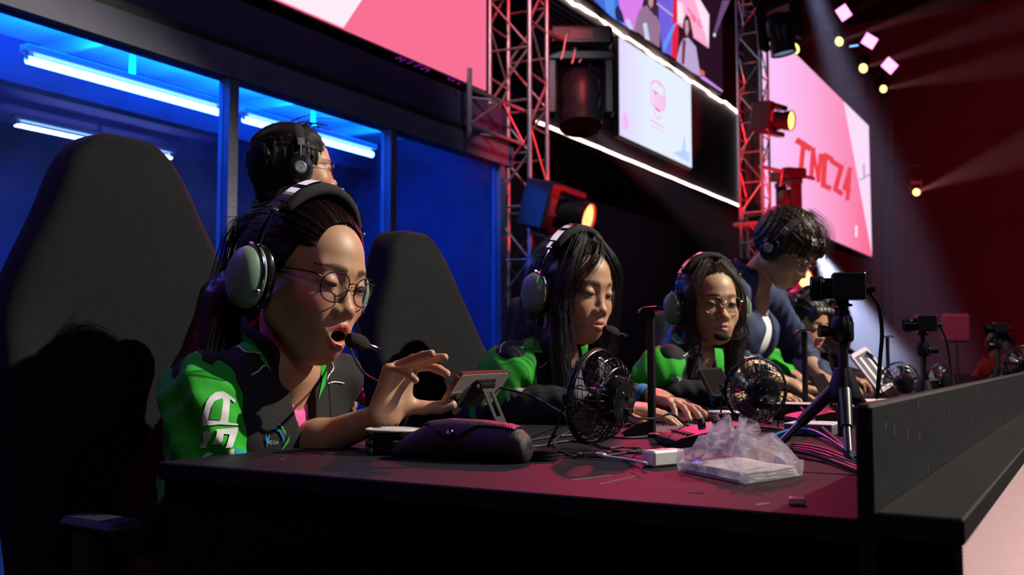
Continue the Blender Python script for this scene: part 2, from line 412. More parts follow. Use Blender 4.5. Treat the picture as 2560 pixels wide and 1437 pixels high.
# ---- LED screens
def poly_px(name, pts, X, m, parent, off=0.0):
    V = [at_X(px, py, X) for px, py in pts]; V = [v + np.array([off, 0, 0]) for v in V]
    return mesh_obj(name, V, [tuple(range(len(V)))], m, parent, smooth=False, world=True)
def emis_grad(name, c0, c1, s, axis='Y', lo=0.0, hi=1.0):
    if name in MATS: return MATS[name]
    m = D.materials.new(name); m.use_nodes = True; nt = m.node_tree; nt.nodes.remove(nt.nodes['Principled BSDF'])
    e = nt.nodes.new('ShaderNodeEmission'); e.inputs[1].default_value = s
    g = nt.nodes.new('ShaderNodeNewGeometry'); sp = nt.nodes.new('ShaderNodeSeparateXYZ'); nt.links.new(g.outputs['Position'], sp.inputs[0])
    mr = nt.nodes.new('ShaderNodeMapRange'); mr.inputs['From Min'].default_value = lo; mr.inputs['From Max'].default_value = hi
    nt.links.new(sp.outputs[axis], mr.inputs['Value'])
    mx = nt.nodes.new('ShaderNodeMix'); mx.data_type = 'RGBA'; mx.inputs[6].default_value = (*c0, 1); mx.inputs[7].default_value = (*c1, 1)
    nt.links.new(mr.outputs[0], mx.inputs[0]); nt.links.new(mx.outputs[2], e.inputs[0])
    nt.links.new(e.outputs[0], nt.nodes['Material Output'].inputs[0]); MATS[name] = m; return m
SX = GX + 0.04
zb = at_X(1212, 226, SX)[2]; yR = at_X(1213, 150, SX)[1]
scr = thing('led_screen', (SX, 4.0, zb), 'large pink and white LED screen over the glass booth, upper left', 'screen')
G().box((SX - .08, (yR - 3) / 2 + 1.5, zb + 1.2), (.075, (yR + 3) / 2 - 1.5 + .02, 1.22), bev=.01).obj('cabinet', M_black, scr, world=True)
y0 = 1.6
def scr_poly(name, pts, m, off): # pts in (Y, Z)
    return mesh_obj(name, [(SX + off, y, z) for y, z in pts], [tuple(range(len(pts)))], m, scr, smooth=False, world=True)
G().box((SX + .003, (y0 + yR) / 2, zb + 1.2), (.004, (yR - y0) / 2, 1.2)).obj('image', emis_grad('pink_image', (0.95, 0.16, 0.30), (1.0, 0.30, 0.62), 1.0, 'Y', 5.2, 6.3), scr, world=True)
a = at_X(855, 68, SX); b = at_X(900, 0, SX); dz = (b[2] - a[2]) / (b[1] - a[1])
yt = a[1] + (2.2) / dz
scr_poly('image_shape', [(y0, zb + .005), (a[1], zb + .005), (a[1] + 2.2 / dz, zb + 2.2), (y0, zb + 2.2)], emis('white_image', (1.0, 0.84, 0.95), 1.0), .010)
M_pale = emis('pale_line_image', (1, 0.95, 1.0), 1.0)
for q in range(3):
    yq = a[1] - .25 - .2 * q
    scr_poly('image_stripe', [(yq, zb + .2), (yq + .012, zb + .2), (yq + .16, zb + 2.2), (yq + .14, zb + 2.2)], M_pale, .0125)

# right screen with the big letters
scr2 = thing('led_screen', (SX, 14.5, 2.6), 'tall pink LED screen reading TNCZ4 beyond the far truss', 'screen')
zt2, zb2 = at_X(2175, 319, SX)[2], at_X(2175, 640, SX)[2]
yL2, yR2 = at_X(1905, 500, SX)[1], at_X(2175, 500, SX)[1]
G().box((SX - .1, (yL2 + yR2) / 2, (zt2 + zb2) / 2), (.09, (yR2 - yL2) / 2 + .03, (zt2 - zb2) / 2 + .03)).obj('cabinet', M_black, scr2, world=True)
G().box((SX + .003, (yL2 + yR2) / 2, (zt2 + zb2) / 2), (.004, (yR2 - yL2) / 2, (zt2 - zb2) / 2)).obj('image', emis_grad('pink_image_far', (0.98, 0.55, 0.95), (1.0, 0.14, 0.28), 1.0, 'Y', 12.0, 17.6), scr2, world=True)
A = at_X(2108, 275, SX); B = at_X(2174, 632, SX)
mesh_obj('image_shape', [(SX + .01, A[1], zt2 - .004), (SX + .01, yR2, zt2 - .004), (SX + .01, yR2, zb2 + .02)], [(0, 1, 2)], emis('pinkwhite_image', (1.0, 0.72, 0.95), 1.0), scr2, smooth=False, world=True)
M_letter = emis('orange_letters', (0.85, 0.055, 0.075), 1.0)
z = lambda *p: [(1780 + x / 2.245, y / 2.245) for x, y in p]
L = [('t', [z((478, 790), (545, 832))], 15), ('t', [z((510, 812), (496, 965))], 12), ('n', [z((566, 836), (554, 1000))], 11), ('n', [z((570, 850), (592, 1010))], 7), ('n', [z((594, 1018), (607, 868))], 9),
     ('c', [z((668, 893), (632, 872), (622, 1038), (658, 1056))], 13), ('z', [z((672, 906), (724, 938), (690, 1062), (724, 1086))], 12),
     ('f', [z((772, 945), (740, 1056), (772, 1072))], 9), ('f', [z((772, 945), (758, 1118))], 10)]
for nm, st, wp in L: px_strokes('letter', st, SX + .012, wp, M_letter, scr2)
M_gl = emis('grey_star', (0.45, 0.25, 0.5), 1.0)
px_strokes('star_mark', [z((850, 920), (852, 1000), (828, 1008)), z((852, 995), (880, 980))], SX + .012, 3, M_gl, scr2)
px_strokes('star_mark', [z((808, 1270), (808, 1325))], SX + .012, 5, emis('white_star', (1, .9, 1), 1), scr2)

# ---- centre frame with LED outline, display and upper video wall
CX = -4.5
fr = thing('stage_header', (CX, 9.0, 3.0), 'dark header panel outlined by a bright white LED strip', 'panel')
zb3, zt3 = at_X(1848, 514, CX)[2], at_X(1845, 280, CX)[2]; yr3 = at_X(1848, 400, CX)[1]; yl3 = at_X(1343, 300, CX)[1]
G().box((CX - .15, (yl3 + yr3) / 2, (zb3 + zt3) / 2), (.13, (yr3 - yl3) / 2, (zt3 - zb3) / 2)).obj('board', mat('header_board', (0.035, 0.028, 0.045), 0.6, noise=.2, nscale=1), fr, world=True)
for k in range(9):
    zz = zt3 - .08 - .06 * k
    G().box((CX - .012, yl3 + .92, zz), (.008, .9, .012)).obj('slat', mat('header_slat', (0.06, 0.055, 0.08), 0.6), fr, world=True)
M_strip = emis('white_strip', (1.0, 0.72, 0.62), 5.5)
rngw = [0.012 * math.sin(k * .9) + .008 * math.sin(k * 2.3) for k in range(60)]
top = [(CX, yl3 + (yr3 - yl3) * k / 40, zt3 + rngw[k] * 1.3) for k in range(41)]
bot = [(CX, yl3 + (yr3 - yl3) * k / 40, zb3 + rngw[k] * .15) for k in range(41)]
G().tube(top, .017, 8).obj('light_strip', M_strip, fr, world=True)
G().tube(bot, .016, 8).obj('light_strip', M_strip, fr, world=True)
G().tube([top[-1], bot[-1]], .019, 8).obj('light_strip', emis('cool_strip', (0.75, 0.75, 1.0), 1.2), fr, world=True)
# wall-mounted display with crest
tv = thing('display', (CX + .05, 9, 3.5), 'white display with pink lion-free shield emblem inside the LED outlined header', 'screen')
tv['label'] = 'white display showing a pale pink crest, inside the LED outlined header'
TX = CX + .06
yA, yB = at_X(1549, 200, TX)[1], at_X(1727, 300, TX)[1]
zA = at_X(1727, 420, TX)[2]; zB = at_X(1549, 92, TX)[2]; zA2 = at_X(1549, 335, TX)[2]; zB2 = at_X(1727, 212, TX)[2]
zA = (zA + zA2) / 2; zB = (zB + zB2) / 2
G().box((TX - .035, (yA + yB) / 2, (zA + zB) / 2), (.03, (yB - yA) / 2 + .025, (zB - zA) / 2 + .025), bev=.006).obj('bezel', M_black, tv, world=True)
G().box((TX, (yA + yB) / 2, (zA + zB) / 2), (.006, (yB - yA) / 2, (zB - zA) / 2)).obj('image', emis_grad('tv_image', (0.78, 0.70, 1.0), (0.80, 0.88, 1.0), 1.0, 'Y', yA, yA + .8), tv, world=True)
q = lambda *p: [(1540 + x / 5.75, 150 + y / 5.75) for x, y in p]
def cpoly(cx, cy, rx, ry, n=20, sh=.35): return [(1540 + (cx + rx * math.cos(2 * math.pi * k / n)) / 5.75, 150 + (cy + ry * math.sin(2 * math.pi * k / n) + sh * rx * math.cos(2 * math.pi * k / n)) / 5.75) for k in range(n)]
poly_px('image_shape', cpoly(130, 880, 50, 125), TX + .008, emis('pink_blob', (0.95, 0.50, 0.98), 1.0), tv)
poly_px('image_shape', q((820, 1335), (950, 1300), (985, 1040), (1005, 1320), (1060, 1330), (1055, 1470), (985, 1440)), TX + .008, emis('pale_blue_star', (0.52, 0.66, 1.0), 1.0), tv)
poly_px('image_shape', q((170, 650), (240, 700), (255, 540), (262, 715), (320, 740), (262, 760), (248, 850), (235, 750)), TX + .008, emis('pale_star', (0.68, 0.82, 1.0), 1.0), tv)
M_crest = emis('crest_pink', (1.0, 0.48, 0.85), 1.0); M_crest2 = emis('crest_red', (0.85, 0.06, 0.25), 1.0)
px_strokes('crest', [q((500, 320), (545, 290), (620, 320), (690, 430), (700, 690), (640, 745), (560, 700), (500, 610), (500, 320))], TX + .006, 2.6, M_crest, tv)
px_strokes('crest', [q((505, 325), (560, 300), (650, 370))], TX + .007, 5, M_crest, tv)
px_strokes('crest', [q((545, 500), (548, 690)), q((580, 520), (585, 720)), q((615, 500), (620, 740)), q((648, 510), (652, 735)), q((680, 540), (684, 715))], TX + .006, 3.6, M_crest, tv)
px_strokes('crest', [q((540, 440), (555, 480), (580, 488), (592, 470)), q((568, 690), (592, 715), (615, 738))], TX + .008, 3, M_crest2, tv)
px_strokes('crest', [q((540, 740), (600, 850), (655, 805))], TX + .006, 2.6, M_crest, tv)
px_strokes('caption', [q((495, 865), (680, 970))], TX + .006, 3.4, M_crest, tv)
px_strokes('caption', [q((498, 940), (685, 1040))], TX + .006, 1.8, M_crest, tv)

# upper video wall (a picture of the presenters on stage)
VX = CX + .12
vw = thing('video_wall', (VX, 9, 4.6), 'upper video wall picturing two presenters above the LED outlined header', 'screen')
zvb = at_X(1806, 232, VX)[2]; yvr = at_X(1806, 200, VX)[1]; yvl = 6.4
e1 = zvb
G().box((VX - .06, (yvl + yvr) / 2, e1 + 1.2), (.05, (yvr - yvl) / 2 + .02, 1.22)).obj('cabinet', M_black, vw, world=True)
G().box((VX, (yvl + yvr) / 2, e1 + 1.2), (.006, (yvr - yvl) / 2, 1.19)).obj('image', emis('video_dark', (0.022, 0.006, 0.016), 1.0), vw, world=True)
v = lambda *p: [(1400 + x / 5.12, y / 5.12) for x, y in p]
VXo = VX + .008
def vp(name, pts, col, k, s=1.0): poly_px(name, v(*pts), VXo + .0015 * k, emis('video_%s_%d' % (name, k), col, s), vw)
vp('image_shape', [(370, -60), (900, -60), (900, 380), (640, 200)], (0.06, 0.16, 0.75), 1)
vp('image_shape', [(740, -60), (1080, -60), (1000, 360), (930, 390), (800, 300)], (0.72, 0.22, 0.85), 2)
vp('image_shape', [(560, -60), (690, -60), (720, 260), (590, 150)], (0.10, 0.28, 0.9), 3)
vp('image_shape', [(1230, -60), (1480, -60), (1500, 300), (1440, 720), (1310, 660)], (0.18, 0.12, 0.75), 4)
vp('image_shape', [(1450, -60), (1500, -60), (1520, 420), (1500, 760), (1430, 730)], (0.75, 0.02, 0.05), 5)
vp('image_shape', [(1500, -120), (1760, -60), (1910, 190), (1905, 620), (1690, 470), (1500, 300)], (1.0, 0.42, 0.68), 6)
vp('image_shape', [(1700, -90), (1760, -60), (1910, 190), (1905, 600)], (1.0, 0.78, 0.92), 7)
vp('image_shape', [(1500, 20), (1570, 40), (1600, 300), (1510, 290)], (1.0, 0.78, 0.88), 8)
vp('presenter_coat', [(1010, 130), (1110, 60), (1230, 180), (1285, 330), (1275, 610), (1130, 520), (1010, 420), (940, 400)], (0.32, 0.18, 0.30), 9)
vp('presenter_shirt', [(1060, 300), (1110, 290), (1150, 520), (1090, 500)], (0.62, 0.66, 0.95), 10)
vp('presenter_hair', [(1070, -40), (1230, -40), (1260, 90), (1265, 230), (1200, 190), (1100, 60)], (0.05, 0.02, 0.05), 11)
vp('presenter_face', [(1130, -40), (1190, -40), (1195, 50), (1165, 110), (1135, 60)], (0.55, 0.30, 0.28), 12)
vp('presenter_hair', [(1580, 250), (1620, 180), (1660, 230), (1690, 370), (1740, 640), (1620, 480), (1560, 830), (1540, 720), (1560, 480)], (0.05, 0.01, 0.02), 13)
vp('presenter_coat', [(1530, 600), (1570, 500), (1640, 480), (1740, 600), (1800, 980), (1700, 930), (1490, 780)], (0.52, 0.40, 0.68), 14)
vp('presenter_face', [(1600, 260), (1640, 260), (1650, 380), (1625, 470), (1600, 390)], (0.62, 0.32, 0.36), 15)
vp('presenter_hair', [(1570, 500), (1612, 520), (1590, 830), (1555, 810)], (0.20, 0.03, 0.06), 16)
vp('image_shape', [(1790, 880), (1850, 920), (1850, 970), (1800, 960)], (0.8, 0.12, 0.12), 17)
vp('image_shape', [(1960, 440), (1990, 455), (2090, 200), (2180, 0), (2080, 0)], (0.16, 0.07, 0.20), 18)
vp('image_shape', [(1800, 975), (1840, 975), (2085, 1160), (2075, 1180), (1800, 1000)], (0.62, 0.30, 0.85), 19)
vp('image_shape', [(1960, 430), (1990, 425), (1995, 465), (1965, 470)], (0.8, 0.7, 0.95), 20)
vp('image_shape', [(1240, 30), (1450, 190), (1445, 215), (1240, 55)], (0.62, 0.42, 0.75), 21)
vp('image_shape', [(1320, 560), (1440, 330), (1500, 280), (1440, 420), (1330, 680)], (0.12, 0.35, 0.95), 22)
vp('image_shape', [(700, 130), (740, 60), (800, 170), (830, 300), (720, 250)], (0.02, 0.02, 0.10), 23)
vp('image_shape', [(830, 260), (880, 240), (940, 380), (890, 370)], (0.6, 0.66, 1.0), 24)
px_strokes('image_script', [v((1630, 110), (1680, 180), (1690, 240)), v((1700, 190), (1740, 260), (1720, 280), (1700, 230)), v((1780, 260), (1760, 310), (1810, 350))], VXo + .05, 2.5, emis('video_script', (0.9, 0.08, 0.22), 1), vw)

# centre stage back panels between the towers (dark purple fabric, catches red light)
G().box((-5.6, 11, 1.6), (.03, 5.6, 1.3)).obj('backdrop', mat('purple_backdrop', (0.028, 0.018, 0.06), 0.85, noise=.15, nscale=2))
tag(D.objects['backdrop'], 'dark purple fabric backdrop below the header, behind the second and third players', 'backdrop')

# ---- moving head lights
M_fixt = mat('fixture_black', (0.02, 0.02, 0.024), 0.38, noise=.2, nscale=20)
def moving_head(loc, aim, up, s, label, lens_col, lens_s, base=True, hang=None, fat=1.0):
    """loc = centre of the head barrel, aim = beam direction, up = direction from head to base"""
    t = thing('moving_head_light', loc, label, 'stage light', 'moving head lights')
    loc = Vector(loc); aim = Vector(aim).normalized(); up = Vector(up).normalized(); up = up.normalized()
    side = aim.cross(up).normalized()
    Mh = frame(loc, aim, side)
    G().lathe([(0.0, -.17 * s), (.07 * s * fat, -.165 * s), (.105 * s * fat, -.12 * s), (.115 * s * fat, -.02 * s), (.10 * s * fat, .05 * s), (.112 * s * fat, .10 * s), (.118 * s * fat, .17 * s), (.108 * s * fat, .172 * s), (.106 * s * fat, .15 * s)], 28, Mh).obj('barrel', M_fixt, t, world=True)
    G().lathe([(0, .155 * s), (.05 * s * fat, .162 * s), (.105 * s * fat, .152 * s)], 28, Mh).obj('lens', emis('lens_%s' % label[:18].replace(' ', '_'), lens_col, lens_s), t, world=True)
    Mb = frame(loc, up, side)
    for q in (-1, 1):
        g = G().box((q * .155 * s, 0, .08 * s), (.028 * s, .06 * s, .17 * s), Mb, bev=.012 * s)
        g.obj('yoke_arm', M_fixt, t, world=True)
    G().box((0, 0, .235 * s), (.185 * s, .07 * s, .03 * s), Mb, bev=.01 * s).obj('yoke_bridge', M_fixt, t, world=True)
    if base:
        bo = G().box((0, 0, .325 * s), (.17 * s, .13 * s, .055 * s), Mb, bev=.015 * s).obj('base', M_fixt, t, world=True)
        G().box((0, .132 * s, .325 * s), (.06 * s, .003, .025 * s), Mb).obj('base_display', mat('grey_panel', (.12, .12, .13), .4), t, world=True)
    return t
def V3_(p): return tuple(p)
M_rope = mat('rope', (0.75, 0.6, 0.6), 0.8)
def hang_bar(P, half, label, axis=(0, 1, 0), ropes=True, drop=.3):
    a = np.array(axis, float); a /= np.linalg.norm(a); P = np.array(P)
    t = thing('hanging_bar', tuple(P), label, 'pipe', 'pipes carrying the moving heads')
    G().tube([P - a * half, P + a * half], .022, 12).obj('pipe', M_alu, t, world=True)
    g = G()
    for k in (-.06, .07):
        c = P + a * k
        for j in range(3):
            r = .034 + .006 * j; q = np.cross(a, [0, 0, 1])
            g.tube([c + a * .012 * j + r * (math.cos(u) * q + math.sin(u) * np.array([0, 0, 1.])) for u in np.linspace(0, 6.283, 13)[:-1]], .006, 6, closed=True)
        g.tube(spline([c + np.array([0, 0, .03]), c + a * .08 + np.array([.03, 0, .06]), c + a * .1 + np.array([.04, 0, -.05]), c + a * .02 + np.array([.05, 0, -drop * .5])], 14), .006, 6)
        g.tube(spline([c + np.array([0, 0, .03]), c - a * .1 + np.array([.03, 0, .03]), c - a * .16 + np.array([.04, 0, -.12]), c - a * .2 + np.array([.05, 0, -drop * .6])], 14), .006, 6)
    g.obj('rope', M_rope, t, world=True); return t
# right of the near tower, hanging
H = at_X(1450, 250, GX + .15)
moving_head(H, (0.15, -.25, -1), (0, 0, 1), 1.35, 'black moving head hanging right of the near truss, lamp off', (0.02, 0.0, 0.0), 0.2)
hang_bar(at_X(1440, 112, GX + .15), .36, 'red-lit pipe tied with rope, right of the near truss top', axis=(0.15, 1, 0))
# lower one with glowing lens
H = at_X(1420, 535, GX + .3)
moving_head(H, (1.0, .06, -.28), (-.2, -.97, 0.1), .95, 'moving head with glowing orange-red lens right of the near truss', (1.0, 0.06, 0.02), 16)
spot('lens_red_a', tuple(H + np.array([.22, .16, -.06])), tuple(H + np.array([2, .5, -.8])), 12, (1, .05, .03), 70, .6, .05)
# brackets tying the lamps to the towers
def bracket(a, b, label):
    o = G().tube([a, b], .02, 8).obj('lamp_bracket', M_dal0); tag(o, label, 'bracket', 'brackets tying lamps to the towers'); return o
M_dal0 = mat('dark_bracket', (.05, .05, .055), .5, .5)
bracket(V3_(at_X(1385, 535, GX + .3)), (T1[0], T1[1] + .15, at_X(1385, 535, GX + .3)[2]), 'dark bracket holding the orange-red lamp to the near truss')
# far tower
H = at_X(1945, 302, GX + .4)
moving_head(H, (0.85, -.1, -.12), (-.3, -.95, 0.0), .95, 'moving head with bright orange lens in front of the right pink screen', (1.0, 0.16, 0.03), 14)
bracket(tuple(H + np.array([-.1, -.28, 0])), (T2[0] + .13, T2[1], H[2]), 'dark bracket holding the bright orange lamp to the far truss')
H = at_X(1972, 512, GX + .4)
moving_head(H, (0.1, .1, -1), (0, 0, 1), 1.05, 'moving head hanging over the standing man before the pink screen', (0.9, 1.0, 0.75), 6)
hang_bar(at_X(1970, 432, GX + .4), .55, 'dark pipe tied with rope before the pink screen', axis=(0.3, 1, 0))
H = at_X(1985, 700, GX + .8)
bracket((H[0], H[1] - .25, 0), (H[0], H[1] - .25, H[2] + .1), 'dark upright pole carrying the low glowing lamp behind the standing man')
moving_head(H, (0.75, -.45, .05), (-.3, -.95, -.2), .9, 'glowing orange-red moving head low behind the standing man', (1.0, 0.12, 0.03), 22)
H = at_X(1950, 85, GX + .9)
moving_head(H, (0.15, .1, -1), (-.1, .1, 1), 1.15, 'dark unlit moving head at the top beside the far truss', (0.25, 0.35, 0.5), .6, fat=.9)

# right-hand light cluster on a rear lighting tower
CL = 17.5
tw = thing('lighting_tower', tuple(at_d(2215, 890, CL)), 'slim dark lighting tower behind the right pink screen', 'tower')
def wtube(pts, r, name, m, par): return G().tube(pts, r, 8).obj(name, m, par, world=True)
b0 = at_d(2215, 240, CL); b1 = at_d(2222, 470, CL)
M_dal = mat('dark_metal', (.12, .10, .11), .5, .6)
for dx in (-9, 12): wtube([at_d(2215 + dx, 150, CL), at_d(2215 + dx, 960, CL)], .03, 'pole', M_dal, tw)
wtube([at_d(2130, 85, CL), at_d(2200, 85, CL)], .04, 'cross_arm', M_dal, tw)
wtube([at_d(2120, 245, CL), at_d(2225, 245, CL)], .04, 'cross_arm', M_dal, tw)
wtube([at_d(2215, 415, CL), at_d(2305, 415, CL)], .04, 'cross_arm', M_dal, tw)
wtube([at_d(2020, 20, CL), at_d(2150, 170, CL), at_d(2215, 250, CL)], .04, 'cross_arm', M_dal, tw)
G().box(at_d(2135, 118, CL), (.07, .02, .03)).obj('status_light', emis('cyan_status', (.2, .55, 1), 2.5), tw, world=True)
RED = mat('red_cloth_panel', (.25, .03, .05), .8)
for (x, y) in ((2128, 160), (2180, 205)):
    G().box(at_d(x, y, CL), (.13, .03, .3)).obj('side_panel', RED, tw, world=True)
M_yel = emis('yellow_lens', (1.0, 0.85, 0.22), 3.0)
beams = []
def beam_lamp(px, py, d, aim, s, label, asp=1.0):
    P = at_d(px, py, d); t = thing('beam_light', tuple(P), label, 'stage light', 'yellow beam lights at right')
    aim = Vector(aim).normalized(); Mh = frame(Vector(P) - aim * .02, aim)
    G().lathe([(0, -.42 * s), (.11 * s, -.40 * s), (.15 * s, -.25 * s), (.13 * s, -.05 * s), (.15 * s, 0), (.13 * s, .002), (.125 * s, -.02 * s)], 20, Mh).obj('barrel', M_fixt, t, world=True)
    G().lathe([(0, 0), (.125 * s, -.004 * s)], 20, Mh).obj('lens', M_yel, t, world=True)
    Mb = frame(Vector(P) - aim * .2 * s, (0, 0, 1), aim)
    for q in (-1, 1): G().box((0, q * .19 * s, .1 * s), (.06 * s, .02 * s, .2 * s), Mb).obj('yoke_arm', M_fixt, t, world=True)
    G().box((0, 0, .33 * s), (.14 * s, .2 * s, .06 * s), Mb).obj('base', M_fixt, t, world=True)
    return P
def to_px(px, py, d, P): return at_d(px, py, d) - P
P = at_d(1988, 120, 16)
bl = [(1988, 120, 16.0, (2150, 20), 14.5, .75, 'nearest-left yellow lens beam light, aimed up right past the pink square lamp'),
      (2100, 103, CL - .5, (2560, -60), 13, .62, 'yellow lens beam light at the top of the right tower'),
      (2160, 170, CL - .5, (2560, 40), 13, .62, 'yellow lens beam light midway down the right tower'),
      (2210, 222, CL - .5, (2560, 150), 13, .5, 'yellow lens beam light lowest in the tower cluster'),
      (2292, 480, 19, (2560, 375), 14, .55, 'isolated yellow lens beam light at far right')]
for (px, py, d, tp, td, s, lb) in bl:
    P = at_d(px, py, d); Q = at_d(tp[0], tp[1], td); P = beam_lamp(px, py, d, Q - P, s, lb); beams.append((P, Q - P))
# magenta square lamps
M_mag = emis('magenta_lamp', (1.0, 0.25, 0.62), 3.2)
for (px, py, rot, lb) in ((2110, 33, 35, 'topmost magenta square lamp at right'), (2175, 103, 60, 'middle magenta square lamp beside the upper yellow lens'), (2225, 165, 50, 'lowest magenta square lamp at right')):
    P = at_d(px, py, CL - .3); t = thing('square_lamp', tuple(P), lb, 'stage light', 'magenta square lamps')
    Mf = frame(P, -FWD + np.array([0, 0, -.1])) @ RZ(rot)
    G().box((0, 0, -.05), (.13, .115, .045), Mf, bev=.01).obj('case', M_fixt, t, world=True)
    G().box((.01, 0, 0), (.115, .10, .006), Mf).obj('lens_panel', M_mag, t, world=True)
    G().box((-.16, -.02, -.02), (.04, .02, .06), Mf).obj('bracket', M_fixt, t, world=True)

# ---- haze: visible only where a beam runs, so each beam has its own slab of haze around a real lamp
def haze_mat(name, dens):
    m = D.materials.new(name); m.use_nodes = True; nt = m.node_tree; nt.nodes.remove(nt.nodes['Principled BSDF'])
    v = nt.nodes.new('ShaderNodeVolumeScatter'); v.inputs['Density'].default_value = dens; v.inputs['Anisotropy'].default_value = 0.2
    nt.links.new(v.outputs[0], nt.nodes['Material Output'].inputs['Volume']); return m
def beam(P, dirv, L, r0, r1, power, col, dens, label, ang=None):
    dirv = Vector(dirv).normalized(); Mh = frame(Vector(P), dirv)
    o = G().lathe([(r0, 0.02), (r1, L)], 20, Mh).obj('haze_beam', haze_mat('haze', dens)); tag(o, label, 'light beam', 'beams in the haze', 'stuff')
    a = math.degrees(2 * math.atan((r1 - r0) / L)) if ang is None else ang
    off = r0 / max(math.tan(math.radians(a / 2)), 1e-3)
    spot('beam_lamp', tuple(Vector(P) + dirv * .03), tuple(Vector(P) + dirv * L), power, col, max(a * 1.3, 3), .6, r0 * .5)
BEAMS = True
if BEAMS:
    for i, (P, dv) in enumerate(beams):
        beam(P, dv, [3.2, 6.5, 7, 6, 6][i], .05, [.14, .34, .36, .34, .34][i], [160, 520, 520, 400, 700][i], (1, .30, .34), .05,
             ['dusty beam rising to the magenta square lamp', 'long dusty beam crossing the top right', 'second long dusty beam at upper right', 'third dusty beam at upper right, faintest', 'dusty beam from the isolated lamp at far right'][i])
    # wide pale blue beams falling behind the standing man, and between header and players
    P = at_d(1990, -160, 15.5); Q = at_d(2330, 900, 10.5)
    beam(P, Q - P, np.linalg.norm(Q - P) * 1.05, .18, .62, 4600, (.5, .55, 1), .05, 'wide pale blue light beam falling right of the standing man')
    P = at_d(2040, 620, 13); Q = at_d(2215, 960, 9.5)
    beam(P, Q - P, np.linalg.norm(Q - P), .10, .42, 6500, (.55, .62, 1), .14, 'short pale blue beam behind the nearest tripod camera')
    P = at_d(1480, 322, 6.3); Q = at_d(1850, 620, 8.2)
    beam(P, Q - P, np.linalg.norm(Q - P) * 1.1, .05, .26, 90, (.6, .7, 1), .12, 'faint grey beam below the hanging moving head')

P = at_d(2390, 820, 9.0); t = thing('panel_stand', (P[0], P[1], 0), 'small pink lit square panel on a thin stand, far right behind the tripods', 'panel')
G().box((0, 0, 0), (.13, .02, .13), frame(P, (0, 0, 1), RGT), bev=.02).obj('panel', mat('pink_cloth', (.55, .13, .2), .8), t, world=True)
G().tube([(P[0], P[1], 0), tuple(P)], .012, 8).obj('stand_pole', M_dal, t, world=True)
for a in (0, 120, 240): G().tube([(P[0], P[1], .12), (P[0] + .2 * math.cos(math.radians(a)), P[1] + .2 * math.sin(math.radians(a)), .01)], .01, 6).obj('stand_leg', M_dal, t, world=True)
spot('far_pink', (-1, 8, 4), tuple(P), 120, (1, .3, .4), 30, .6, .1)
# ================================================================== DESK, BARRIER, LED FRONT
TZ = 0.75; TX0, TX1, TY0, TY1 = -1.157, -0.20, 0.953, 9.2
M_table = mat('black_tabletop', (0.014, 0.0125, 0.0165), 0.6, noise=0.12, nscale=9, bump=.1, bscale=300, spec=.10)
M_dark = mat('black_cloth', (0.0025, 0.0025, 0.003), 0.95, spec=.1)
desk = thing('long_desk', ((TX0 + TX1) / 2, TY0, 0), 'long black desk running away along the row of players', 'desk')
G().box(((TX0 + TX1) / 2, (TY0 + TY1) / 2, TZ - .012), ((TX1 - TX0) / 2, (TY1 - TY0) / 2, .012), bev=.002).obj('tabletop', M_table, desk, world=True)
G().box(((TX0 + TX1) / 2 + .003, TY0 + .02, .369), ((TX1 - TX0) / 2 - .003, .012, .3685)).obj('end_panel', M_dark, desk, world=True)
G().box((TX1 - .03, (TY0 + TY1) / 2, .369), (.012, (TY1 - TY0) / 2 - .05, .3685)).obj('front_panel', M_dark, desk, world=True)
for k in range(1, 5): G().box((TX0 + .35, TY0 + 2.05 * k, .369), (.3, .012, .3685)).obj('support_panel', M_dark, desk, world=True)
p = at_Z(2125, 1180, TZ); q_ = at_Z(1960, 1185, TZ)
G().box(((TX0 + TX1) / 2, 1.30, TZ + .0007), ((TX1 - TX0) / 2 - .002, .0016, .0006)).obj('panel_seam', mat('seam', (.1, .06, .07), .4), desk, world=True)
# scratches on the top
g = G()
M_scr = mat('scratch', (.045, .04, .045), .6)
for (a, b) in (((1430, 1200), (1530, 1188)), ((1500, 1210), (1590, 1190)), ((1575, 1180), (1600, 1196)), ((700, 1148), (720, 1147)), ((1720, 1232), (1760, 1234)), ((1890, 1262), (1925, 1258))):
    A_ = at_Z(*a, TZ + .0003); B_ = at_Z(*b, TZ + .0003); g.tube([A_, (A_ + B_) / 2 + np.array([.0, .004, 0]), B_], .0006, 4)
g.obj('scratches', M_scr, desk, world=True)['kind'] = 'stuff'
# low barrier along the outer edge of the desk
M_barr = mat('barrier_paint', (0.010, 0.011, 0.015), 0.62, noise=0.25, nscale=14, bump=.15, bscale=60, stretch=(1, 1, 3), spec=.18)
P0 = at_Y(2180, 1011, TY0); BX0, BX1, BZ = TX1, P0[0], P0[2]
barr = thing('desk_barrier', (BX0, TY0, 0), 'low black upstand wall along the right edge of the desk', 'barrier')
G().box(((BX0 + BX1) / 2, (TY0 + TY1) / 2, BZ / 2), ((BX1 - BX0) / 2 - .0004, (TY1 - TY0) / 2, BZ / 2), bev=.003).obj('board', M_barr, barr, world=True)
g = G()
rr = random.Random(3)
for k in range(9):
    y = TY0 + .05 + rr.random() * .9; zz = TZ + .015 + rr.random() * .08; h = .002 + rr.random() * .006
    g.box((BX1 + .0001, y, zz), (.0002, .0005, h))
g.obj('scuff', mat('scuff', (.30, .30, .33), .6), barr, world=True)['kind'] = 'stuff'
